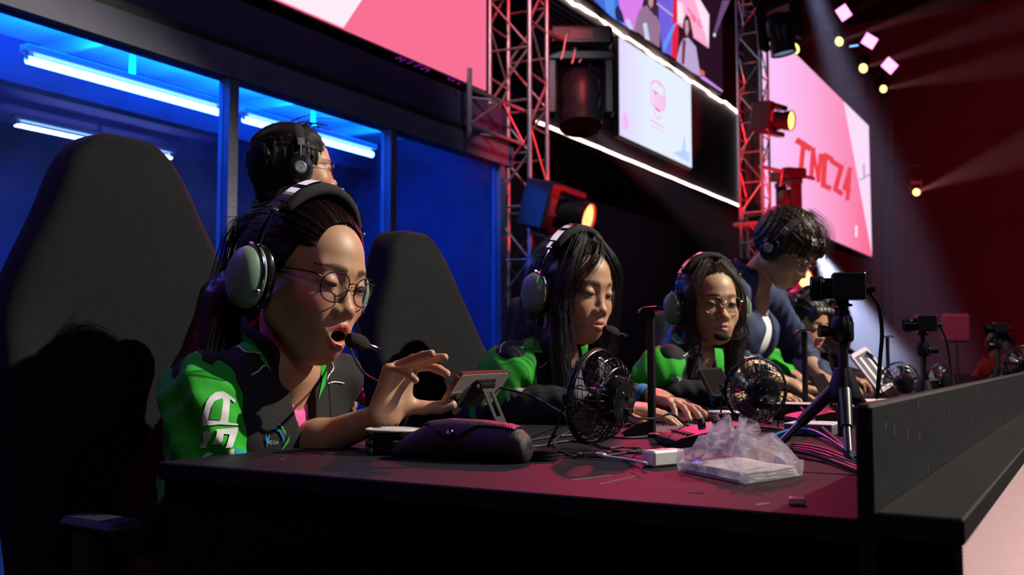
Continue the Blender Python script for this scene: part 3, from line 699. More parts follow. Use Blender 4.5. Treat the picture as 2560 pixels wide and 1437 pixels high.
# ledge outside the barrier
P1 = at_Y(2197, 1271, TY0); P2 = at_Y(2410, 1297, TY0); LZ = P2[2]; LX0, LX1 = BX1, P2[0]
M_ledge = mat('ledge_paint', (0.011, 0.011, 0.014), 0.65, noise=0.25, nscale=10, stretch=(1, .25, 1), spec=.15)
led = thing('stage_ledge', (LX1, TY0, 0), 'black stage ledge with the LED panel front, lower right corner', 'ledge')
G().box(((LX0 + LX1) / 2, (TY0 + 4.2) / 2, LZ - .012), ((LX1 - LX0) / 2, (4.2 - TY0) / 2, .012), bev=.002).obj('ledge_top', M_ledge, led, world=True)
G().box((LX0 + .01, (TY0 + 4.2) / 2, .365), (.008, (4.2 - TY0) / 2 - .004, .365)).obj('inner_board', M_dark, led, world=True)
G().box(((LX0 + LX1) / 2, TY0 + .012, .365), ((LX1 - LX0) / 2 - .002, .008, .365)).obj('end_board', M_dark, led, world=True)
G().box((LX1 - .012, TY0 + .03, .365), (.006, .01, .365)).obj('end_post', M_plastic, led, world=True)
G().box((LX1 - .006, (TY0 + 4.2) / 2, .365), (.004, (4.2 - TY0) / 2 - .002, .365)).obj('led_backing', mat('led_mask', (.02, .012, .012), .5), led, world=True)
M_rowe = emis('led_row', (1.0, 0.60, 0.56), 1.0)
pitch = .0031; row = None; k = 0
zz = LZ - .006
while zz > .42:
    if row is None: row = G().box((0, 0, 0), (.00022, (4.2 - TY0) / 2 - .001, .0006)).obj('led_row', M_rowe, led); o = row
    else: o = row.copy(); COL.objects.link(o)
    o.parent = led; o.location = IM(led) @ Vector((LX1 - .0018, (TY0 + 4.2) / 2, zz)); zz -= pitch; k += 1
# small pink eraser near the table edge
e = at_Z(1993, 1262, TZ)
er = G().box((0, 0, .0035), (.0085, .004, .0035), bev=.0012).obj('pink_eraser', mat('pink_rubber', (.85, .35, .55), .6)); er.location = (e[0], e[1], TZ + .0005); er.rotation_euler = (0, 0, .35)
tag(er, 'tiny pink eraser near the front edge of the desk by the barrier', 'eraser')

# ================================================================== GAMING CHAIRS
M_chair = mat('chair_fabric', (0.0098, 0.0106, 0.0132), 0.85, noise=0.12, nscale=60, bump=.25, bscale=900, spec=.12)
M_chair2 = mat('chair_side', (0.02, 0.02, 0.024), 0.8, bump=.2, bscale=600)
def gaming_chair(x, y, rz, label, ztop=1.31, rec=10):
    """faces local +x; backrest with headrest shoulders, as a padded shell"""
    t = thing('gaming_chair', (x, y, 0), label, 'chair', 'black gaming chairs of the players', rz=rz)
    # outline: (half width, height above seat bottom)
    zs = .42 ; H = ztop  - zs
    prof = [(0, .22), (.05, .235), (.16, .25), (.30, .262), (.44, .268), (.54, .264), (.62, .250), (.69, .226), (.76, .192), (.83, .158), (.89, .136), (.94, .114), (.975, .085), (1.0, .045)]
    n = 26; V = []; F = []
    rows = len(prof)
    tilt = math.tan(math.radians(rec))
    def bulge(u): return .055 * (1 - (abs(u)) ** 4)
    for i, (h, hw) in enumerate(prof):
        z = zs + h * H; xb = -.24 - tilt * (z - zs)
        for k in range(n):
            a = 2 * math.pi * k / n; c, s = math.cos(a), math.sin(a)
            yy = hw * np.sign(s) * abs(s) ** .55; th = .062 * (1 if h < .9 else .85)
            wing = .05 * max(0, (abs(yy) / max(hw, .01)) - .6) / .4 * (1 if .08 < h < .62 else .25)
            xx = xb + th * np.sign(c) * abs(c) ** .6 + (wing if c > -.2 else wing * .6)
            V.append((xx, yy, z))
    for i in range(rows - 1):
        for k in range(n): F.append((i * n + k, i * n + (k + 1) % n, (i + 1) * n + (k + 1) % n, (i + 1) * n + k))
    F.append(tuple(range(n))[::-1]); F.append(tuple((rows - 1) * n + k for k in range(n)))
    o = mesh_obj('backrest', V, F, M_chair, t); md = o.modifiers.new('s', 'SUBSURF'); md.levels = md.render_levels = 2
    # raised centre panel seam and stitching
    g = G()
    for k in range(46):
        h = .06  * k / 46; z = zs + h * H; hw = .155 - .03 * h
        g.box((-.24 - tilt * (z - zs) + .068, -hw, z), (.0012, .0008, .0016))
    g.obj('stitching', mat('stitch', (.35, .38, .36), .6), t)
    # seat
    g = G().box((.02, 0, .41 ), (.26, .25, .055), bev=.03); o = g.obj('seat', M_chair, t)
    for s in (-1, 1):
        G().box((.02, s * .25, .445 ), (.25, .035, .045), bev=.025).obj('seat_bolster', M_chair2, t)
        a = thing_part('armrest', t)
        G().box((-.05, s * .215, .655), (.07, .03, .010), bev=.009).obj('arm_pad', M_matte, a)
        G().box((-.06, s * .225, .53), (.028, .016, .12), bev=.006).obj('arm_post', M_plastic, a)
    G().lathe([(.03, .08), (.03, .36 )], 16).obj('gas_post', M_plastic, t)
    for k in range(5):
        a = 2 * math.pi * k / 5
        l = G().tube([(0, 0, .12), (.3 * math.cos(a), .3 * math.sin(a), .08)], [.028, .018], 8).obj('base_leg', M_plastic, t)
        G().ell((.3 * math.cos(a), .3 * math.sin(a), .035), (.03, .03, .03), n=10).obj('caster', M_plastic, l)
    return t
def thing_part(name, parent):
    o = D.objects.new(name, None); COL.objects.link(o); o.parent = parent; return o
gaming_chair(-1.20, 1.155, math.radians(-4), 'nearest black gaming chair with tall headrest, left edge of the photo', 1.31, 9)
gaming_chair(-1.15, 2.06, math.radians(2), 'second gaming chair, behind the hand of the woman in front', 1.225, 12)
gaming_chair(-1.30, 2.87, 0, 'third gaming chair behind the long haired player', 1.10, 9)
gaming_chair(-1.30, 4.05, 0, 'fourth gaming chair, hidden behind the standing man', 1.10, 9)
# ================================================================== FIGURES: implicit surfaces meshed with surface nets
f32 = np.float32
def smin(a, b, k):
    if k <= 0: return np.minimum(a, b)
    h = np.clip(.5 + .5 * (b - a) / k, 0, 1); return b + (a - b) * h - k * h * (1 - h)
def ell(c, r, R=None):
    c = np.array(c, f32); r = np.array(r, f32); Rm = None if R is None else np.array(R, f32)
    def f(P):
        q = P - c
        if Rm is not None: q = q @ Rm
        k0 = np.sqrt(((q / r) ** 2).sum(1)) + 1e-9; k1 = np.sqrt(((q / (r * r)) ** 2).sum(1)) + 1e-9
        return k0 * (k0 - 1) / k1
    return f
def cone(a, b, ra, rb):
    a = np.array(a, f32); b = np.array(b, f32); ab = b - a; L2 = float(ab @ ab) + 1e-12
    def f(P):
        q = P - a; t = np.clip(q @ ab / L2, 0, 1)
        return np.sqrt(((q - t[:, None] * ab) ** 2).sum(1)) - (ra + (rb - ra) * t)
    return f
def rbox(c, h, r, R=None):
    c = np.array(c, f32); h = np.array(h, f32) - r; Rm = None if R is None else np.array(R, f32)
    def f(P):
        q = P - c
        if Rm is not None: q = q @ Rm
        q = np.abs(q) - h
        return np.sqrt((np.maximum(q, 0) ** 2).sum(1)) + np.minimum(q.max(1), 0) - r
    return f
class F:
    def __init__(s, *ops): s.ops = list(ops); s.disp = []
    def u(s, f, k=0.0): s.ops.append((f, 'u', k)); return s
    def cut(s, f, k=0.0): s.ops.append((f, 's', k)); return s
    def keep(s, f, k=0.0): s.ops.append((f, 'i', k)); return s
    def __call__(s, P):
        d = None
        for f, m, k in s.ops:
            e = f(P)
            if d is None: d = e
            elif m == 'u': d = smin(d, e, k)
            elif m == 's': d = -smin(-d, e, k)
            else: d = -smin(-d, -e, k)
        for g in s.disp: d = d + g(P)
        return d
def local(f, R, c, s=1.0):
    Rm = np.array(R, f32); c = np.array(c, f32)
    return lambda P: f(((P - c) @ Rm) / s) * s
def nets(f, lo, hi, h, B=8):
    lo = np.array(lo, float); hi = np.array(hi, float)
    nb = np.ceil((hi - lo) / (h * B)).astype(int) + 1; n = nb * B
    bi = np.stack(np.meshgrid(*[np.arange(k) for k in nb], indexing='ij'), -1).reshape(-1, 3)
    cen = (lo + (bi * B + (B - 1) / 2) * h).astype(f32)
    dv = f(cen); act = np.abs(dv) < h * B * 1.25
    sgn = np.where(dv < 0, -1, 1).astype(f32).reshape(nb)
    vals = np.repeat(np.repeat(np.repeat(sgn, B, 0), B, 1), B, 2)
    off = np.stack(np.meshgrid(*[np.arange(B)] * 3, indexing='ij'), -1).reshape(-1, 3)
    ab = bi[act]
    for s in range(0, len(ab), 1500):
        idx = (ab[s:s + 1500, None, :] * B + off[None]).reshape(-1, 3)
        vals[idx[:, 0], idx[:, 1], idx[:, 2]] = f((lo + idx * h).astype(f32))
    ins = vals < 0
    m = np.zeros(tuple(n - 1), bool); allin = np.ones(tuple(n - 1), bool)
    for a in (0, 1):
        for b in (0, 1):
            for c in (0, 1):
                sl = ins[a:n[0] - 1 + a, b:n[1] - 1 + b, c:n[2] - 1 + c]; m |= sl; allin &= sl
    m &= ~allin; cells = np.argwhere(m)
    if len(cells) == 0: return np.zeros((0, 3)), np.zeros((0, 4), int)
    acc = np.zeros((len(cells), 3)); cnt = np.zeros(len(cells))
    cor = [np.array((a, b, c)) for a in (0, 1) for b in (0, 1) for c in (0, 1)]
    for ca in cor:
        for ax in range(3):
            if ca[ax]: continue
            cb = ca.copy(); cb[ax] = 1
            A = cells + ca; Bc = cells + cb
            va = vals[A[:, 0], A[:, 1], A[:, 2]]; vb = vals[Bc[:, 0], Bc[:, 1], Bc[:, 2]]
            x = (va < 0) != (vb < 0); t = np.where(x, va / (va - vb + 1e-20), 0)
            p = ca + np.outer(t, cb - ca); acc += p * x[:, None]; cnt += x
    V = lo + (cells + acc / cnt[:, None]) * h
    ix = -np.ones(tuple(n - 1), np.int32); ix[cells[:, 0], cells[:, 1], cells[:, 2]] = np.arange(len(cells))
    Fs = []
    for ax in range(3):
        u, v = [(1, 2), (2, 0), (0, 1)][ax]
        a = [slice(None)] * 3; b = [slice(None)] * 3
        a[ax] = slice(0, n[ax] - 1); b[ax] = slice(1, n[ax])
        ia, ib = ins[tuple(a)], ins[tuple(b)]; E = np.argwhere(ia != ib)
        ok = (E[:, u] > 0) & (E[:, v] > 0) & (E[:, u] < n[u] - 1) & (E[:, v] < n[v] - 1); E = E[ok]
        def C(du, dv):
            q = E.copy(); q[:, u] += du; q[:, v] += dv; return ix[q[:, 0], q[:, 1], q[:, 2]]
        Q = np.stack([C(-1, -1), C(0, -1), C(0, 0), C(-1, 0)], 1)
        fl = ~ia[E[:, 0], E[:, 1], E[:, 2]]; Q[fl] = Q[fl][:, ::-1]
        Fs.append(Q[(Q >= 0).all(1)])
    return V, np.concatenate(Fs)
def join(parts):
    Vs, Fs, n = [], [], 0
    for V, Fq in parts: Vs.append(V); Fs.append(Fq + n); n += len(V)
    return np.concatenate(Vs), np.concatenate(Fs)
def bounds(pts, m):
    P = np.array(pts, float); return P.min(0) - m, P.max(0) + m
def head_R(yaw, pitch, roll):
    return np.array((Matrix.Rotation(math.radians(yaw), 3, 'Z') @ Matrix.Rotation(math.radians(pitch), 3, 'Y') @ Matrix.Rotation(math.radians(roll), 3, 'X')))

EYE = (0.0775, 0.0315, 0.0)
def head_sdf(open_mouth=0.0, lids=0.55, male=False, fem=1.0, ears=False, lean=0.0):
    """face +x, left +y, up +z, origin between the ears at eye level; 0.23 m from chin to crown"""
    o = open_mouth; jw = .002 if male else 0
    f = F((ell((-.020, 0, .036), (.096, .0755, .080)), 'u', 0))
    f.u(ell((.032, 0, .032), (.060, .060, .058)), .03)
    f.u(ell((.024, 0, -.032), (.066, .0600 + jw, .068)), .03)
    f.u(ell((.058, 0, -.097 - .009 * o), (.024, .024 + jw, .020)), .040)
    for s in (-1, 1):
        f.u(cone((.006, s * .044, -.060 - .004 * o), (.056, s * .018, -.094 - .009 * o), .027, .020), .032)
        f.u(ell((.060, s * .036, -.036), (.028, .027, .028)), .030)
        f.u(cone((.085, s * .012, .020), (.072, s * .042, .021), .0075, .0065), .020)
        f.cut(ell((.104, s * .033, .001), (.015, .019, .0105)), .014)
    f.u(cone((.087, 0, .002), (.1015, 0, -.033), .0066, .0090), .014)
    f.u(ell((.1045, 0, -.0375), (.0115, .0125, .0095)), .008)
    for s in (-1, 1):
        f.u(ell((.0965, s * .0138, -.0412), (.0100, .0076, .0074)), .006)
        f.cut(ell((.1020, s * .0066, -.0492), (.0055, .0036, .0036)), .003)
        f.u(ell((EYE[0], s * EYE[1], EYE[2]), (.0165, .0170, .0152)), .006)
    # mouth mound, lips
    f.u(ell((.078, 0, -.070 - .004 * o), (.023, .033, .022 + .006 * o)), .026)
    up = -.0645 + .001 * o; lo_ = -.0785 - .0150 * o
    for s in (-1, 1):
        f.u(cone((.1010, s * .0055, up), (.0930, s * (.0225 + .002 * o), up - .0055 - .004 * o), .0056, .0026), .005)
        f.u(cone((.1000, s * .004, lo_), (.0920, s * (.0215 + .002 * o), up - .0078 - .004 * o), .0068, .0030), .006)
    if o > 0: f.cut(ell((.098, 0, (up + lo_) / 2 - .0003), (.028, .0175, .0074 * o)), .002)
    else: f.cut(ell((.1035, 0, -.0718), (.006, .019, .0007)), .0024)
    # eye slit
    for s in (-1, 1):
        hh = .0052 * lids
        if hh > .001: f.cut(ell((EYE[0] + .0155, s * (EYE[1] + .001), -.0035 - .002 * (1 - lids)), (.012, .0125, hh)), .001)
    if ears:
        for s in (-1, 1):
            f.u(ell((-.008, s * .078, -.012), (.016, .007, .029), RZ(s * 20).to_3x3()), .004)
            f.cut(ell((-.004, s * .085, -.010), (.009, .005, .018)), .004)
    return f
SKIN = np.array((.54, .30, .185))
def head_cols(L, base, lip, o, blush=.5, brow=1.0, browc=(.010, .006, .005), thin=False):
    """L local head coordinates -> colours"""
    c = np.tile(base, (len(L), 1)).astype(float); x, y, z = L[:, 0], np.abs(L[:, 1]), L[:, 2]
    def g(cx, cy, cz, sx, sy, sz): return np.exp(-(((x - cx) / sx) ** 2 + ((y - cy) / sy) ** 2 + ((z - cz) / sz) ** 2))
    def mixc(w, col):
        nonlocal c; w = np.clip(w, 0, 1)[:, None]; c = c * (1 - w) + np.array(col) * w
    mixc(blush * g(.07, .045, -.035, .03, .022, .018), (.60, .17, .13)); mixc(.25 * g(.11, 0, -.04, .015, .015, .012), (.60, .22, .15))
    up = -.0645 + .001 * o; lo_ = -.0785 - .0150 * o
    front = np.clip((x - .088) / .006, 0, 1)
    zu = up - .30 * np.clip(y - .003, 0, 1); 
    wu = np.exp(-(((z - zu + .0005) / .0056) ** 4)) * (y < .026) * front
    zl = lo_ + .22 * np.clip(y - .006, 0, 1) * (1 + .9 * o) + .0005
    wl = np.exp(-(((z - zl) / .0068) ** 4)) * (y < .024) * front
    mixc(np.maximum(wu, wl) * .92, lip)
    inner = (z < up - .003) & (z > lo_ + .003) & (y < .021) & (x < .0955) & (x > .05) if o > 0 else np.zeros(len(L), bool)
    mixc(inner * 1.0 * (o > 0), (.045, .008, .008))
    # brows: tapered arc
    zb = .0205 + .0035 * np.sin(np.clip((y - .012) / .040, 0, 1) * 2.4); th = .0060 * np.clip((.058 - y) / .03, .30, 1)
    wb = np.exp(-((z - zb) / th) ** 4) * (y > .011) * (y < .056) * (x > .05)
    mixc(brow * wb * (.86 + .14 * np.sin(y * 2600 + z * 900)), browc)
    # upper lid shade pigment and lash line
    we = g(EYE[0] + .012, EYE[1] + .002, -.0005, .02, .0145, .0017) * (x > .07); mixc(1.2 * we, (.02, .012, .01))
    return c
def hand_sdf(W, fdir, ndir, side, curls=(40, 45, 50, 55), spread=7, s=1.0, thumb=(.55, .75, .35), tcurl=20, fan=None):
    """W wrist, fdir along the palm to the fingers, ndir out of the palm, side=+1/-1 picks which way the thumb leaves"""
    W = np.array(W, float); f = np.array(fdir, float); f /= np.linalg.norm(f)
    n = np.array(ndir, float); n -= f * n.dot(f); n /= np.linalg.norm(n); t = np.cross(n, f) * side
    R = np.stack([f, t, n], 1)
    F_ = F((rbox(W + f * .046 * s + n * .001, (.046 * s, .037 * s, .0135 * s), .0125 * s, R), 'u', 0))
    F_.u(cone(W - f * .01, W + f * .02 * s, .024 * s, .024 * s), .02 * s)
    F_.u(ell(W + f * .028 * s + t * .022 * s + n * .006 * s, (.030 * s, .017 * s, .014 * s), R), .012 * s)
    tips = []
    for i, (off, L) in enumerate(((.0285, .074), (.0095, .082), (-.0095, .076), (-.0275, .060))):
        c = curls[i]; sp = math.radians((1.3 - i) * spread); b = W + f * (.089 - .006 * (i == 3) - .002 * (i == 0)) * s + t * off * s
        d0 = f * math.cos(sp) + t * math.sin(sp); r = (.0086, .0088, .0084, .0074)[i] * s
        p = b; a = 0; pts = [b - d0 * .02 * s]
        F_.u(cone(b - d0 * .025 * s, b, r * 1.05, r * 1.08), .008 * s)
        cc = c if isinstance(c, tuple) else (c * .55, c, c * .6)
        for j, fr in enumerate((.46, .30, .24)):
            a += math.radians(cc[j]); d = d0 * math.cos(a) + n * math.sin(a)
            q = p + d * L * fr * s; r2 = r * (.93, .87, .80)[j]
            F_.u(cone(p, q, r * (1, .93, .87)[j], r2), .003 * s); p = q; 
        tips.append(p)
    b = W + f * .022 * s + t * .026 * s + n * .006 * s
    d = f * thumb[0] + t * thumb[1] + n * thumb[2]; d /= np.linalg.norm(d)
    q = b + d * .038 * s; F_.u(cone(b, q, .0150 * s, .0122 * s), .014 * s)
    d2 = d + f * math.sin(math.radians(tcurl)) * .8; d2 /= np.linalg.norm(d2)
    q2 = q + d2 * .028 * s; F_.u(cone(q, q2, .0118 * s, .0106 * s), .003 * s)
    d3 = d2 + f * .25 + n * .1; d3 /= np.linalg.norm(d3); q3 = q2 + d3 * .020 * s; F_.u(cone(q2, q3, .0112 * s, .0088 * s), .003 * s)
    tips.append(q3)
    lo, hi = bounds(list(tips) + [W - f * .03, W + f * .1 * s, W + t * .045 * s, W - t * .045 * s, q, q2], .022)
    return F_, lo, hi, tips

def ray_bvh(bvhs, px, py):
    o = Vector(CAM); d = Vector(ray(px, py)).normalized(); best = None
    for b in bvhs:
        h = b.ray_cast(o, d)
        if h[0] is not None and (best is None or h[3] < best[3]): best = h
    return best
def bvh_of(V, Fq): return BVHTree.FromPolygons([tuple(v) for v in V], [tuple(int(i) for i in q) for q in Fq])
def patch(name, poly, bvhs, m, parent, step=5, off=.0014, label=None):
    """printed or sewn patch lying on a garment, outline taken where it is seen"""
    from mathutils.geometry import delaunay_2d_cdt
    P = []
    for a, b in zip(poly, poly[1:] + poly[:1]):
        n = max(1, int(math.hypot(b[0] - a[0], b[1] - a[1]) / step))
        for k in range(n): P.append((a[0] + (b[0] - a[0]) * k / n, a[1] + (b[1] - a[1]) * k / n))
    nb = len(P); xs = [p[0] for p in P]; ys = [p[1] for p in P]
    def inside(x, y):
        c = False
        for (x0, y0), (x1, y1) in zip(poly, poly[1:] + poly[:1]):
            if (y0 > y) != (y1 > y) and x < (x1 - x0) * (y - y0) / (y1 - y0) + x0: c = not c
        return c
    y = min(ys) + step / 2
    while y < max(ys):
        x = min(xs) + step / 2
        while x < max(xs):
            if inside(x, y): P.append((x, y))
            x += step
        y += step
    vs, _, fs, *_r = delaunay_2d_cdt([Vector(p) for p in P], [(i, (i + 1) % nb) for i in range(nb)], [], 1, 1e-4)
    V = []; ok = []
    for v in vs:
        h = ray_bvh(bvhs, v.x, v.y)
        if h is None: V.append((0, 0, 0)); ok.append(False); continue
        nrm = h[1] if h[1].dot(Vector(CAM) - h[0]) > 0 else -h[1]
        V.append(tuple(h[0] + nrm * off + (Vector(CAM) - h[0]).normalized() * off)); ok.append(True)
    fs = [tuple(reversed(f)) for f in fs if all(ok[i] for i in f)]
    if not fs: return None
    # drop triangles that span a depth jump
    VA = np.array(V); fs = [f for f in fs if max(np.linalg.norm(VA[f[i]] - VA[f[i - 1]]) for i in range(len(f))) < .05]
    # keep the largest connected piece
    par = list(range(len(V)))
    def fd_(i):
        while par[i] != i: par[i] = par[par[i]]; i = par[i]
        return i
    for f in fs:
        for i in f[1:]: par[fd_(i)] = fd_(f[0])
    cnt = {}
    for f in fs: cnt[fd_(f[0])] = cnt.get(fd_(f[0]), 0) + 1
    if not cnt: return None
    big = max(cnt, key=cnt.get); fs = [f for f in fs if fd_(f[0]) == big]
    used = sorted({i for f in fs for i in f}); mp = {a: b for b, a in enumerate(used)}
    o = mesh_obj(name, [V[i] for i in used], [tuple(mp[i] for i in f) for f in fs], m, parent, world=True)
    if label: o['label'] = label
    return o
def stroke_px(name, pts, wpx, bvhs, m, parent, off=.0014, n=14, depth=.0009, label=None):
    """raised piping or cord sewn along a line on the garment"""
    C = spline([np.array((a, b, 0.)) for a, b in pts], n); P = []
    for c in C:
        h = ray_bvh(bvhs, c[0], c[1])
        if h is None: continue
        nrm = h[1] if h[1].dot(Vector(CAM) - h[0]) > 0 else -h[1]
        p = np.array(h[0] + nrm * off)
        if P and np.linalg.norm(p - P[-1]) > .06: continue
        P.append(p)
    if len(P) < 2: return None
    dd = float(np.dot(P[0] - CAM, FWD)); r = wpx / 2 / FPX * dd
    V, Fq = tube_mesh(P, r, 6); o = mesh_obj(name, V, Fq, m, parent, world=True)
    if label: o['label'] = label
    return o
def strands(name, guides, m, parent, r=.0006, n=4):
    Vs, Fs, k = [], [], 0
    for P in guides:
        rr = np.linspace(1, .35, len(P)) * r
        V, Fq = tube_mesh(P, rr, n, cap=False); Vs.append(V); Fs += [tuple(i + k for i in f) for f in Fq]; k += len(V)
    return mesh_obj(name, np.concatenate(Vs), np.array(Fs), m, parent, world=True)
# ---------------------------------------------------------------- materials of the figures
M_skin = mat('skin', (.5, .3, .2), 0.48, attr='Col', sss=.12, bump=.06, bscale=900)
M_hair = mat('black_hair', (.010, .008, .009), 0.42, noise=.3, nscale=220, bump=.35, bscale=160, stretch=(1, 1, .12))
M_hair_red = mat('reddish_hair', (.035, .010, .010), 0.38, noise=.4, nscale=200, bump=.3, bscale=160, stretch=(1, 1, .15))
M_hair_br = mat('brown_hair', (.045, .022, .012), 0.4, noise=.4, nscale=200, bump=.3, bscale=160, stretch=(1, 1, .15))
M_jblack = mat('jacket_black', (.0055, .0055, .0085), 0.85, noise=.15, nscale=50, bump=.2, bscale=700)
M_jgreen = mat('jacket_green', (.010, .40, .012), 0.8, noise=.06, nscale=40, bump=.2, bscale=700)
M_teal = mat('jacket_teal', (.0, .28, .34), 0.8, bump=.2, bscale=700)
M_white = mat('white_print', (.72, .72, .74), 0.7, bump=.1, bscale=500)
M_pink = mat('pink_shirt', (.85, .12, .42), 0.7, bump=.2, bscale=500)
M_navy = mat('navy_blazer', (.022, .035, .10), 0.75, noise=.12, nscale=40, bump=.2, bscale=600)
M_tee = mat('white_tee', (.72, .74, .78), 0.8, bump=.2, bscale=400)
M_pants = mat('dark_trousers', (.012, .012, .016), 0.85)
M_cup = mat('sage_green_cup', (.19, .30, .22), 0.42, bump=.05, bscale=300)
M_chrome = mat('chrome', (.75, .75, .78), 0.16, 1.0)
M_gloss = mat('gloss_black', (.012, .012, .014), 0.18)
M_pad = mat('headband_pad', (.018, .015, .022), 0.9, bump=.4, bscale=900)
M_foam = mat('mic_foam', (.02, .02, .024), 0.95, bump=.8, bscale=1400)
M_rimd = mat('dark_rim', (.03, .025, .03), 0.25, .9)
M_gold = mat('gold_rim', (.85, .62, .30), 0.22, 1.0)
M_lens = glassy('spectacle_lens', (.97, .97, 1.0), .03, .01)
M_eye = mat('eyeball', (.8, .8, .8), 0.12, attr='Col')
M_lash = mat('lashes', (.01, .008, .008), .6)

def MH(R, c, s=1.0):
    return Matrix(((R[0][0] * s, R[0][1] * s, R[0][2] * s, c[0]), (R[1][0] * s, R[1][1] * s, R[1][2] * s, c[1]), (R[2][0] * s, R[2][1] * s, R[2][2] * s, c[2]), (0, 0, 0, 1)))
def W(M, p): return np.array(M @ Vector(p))

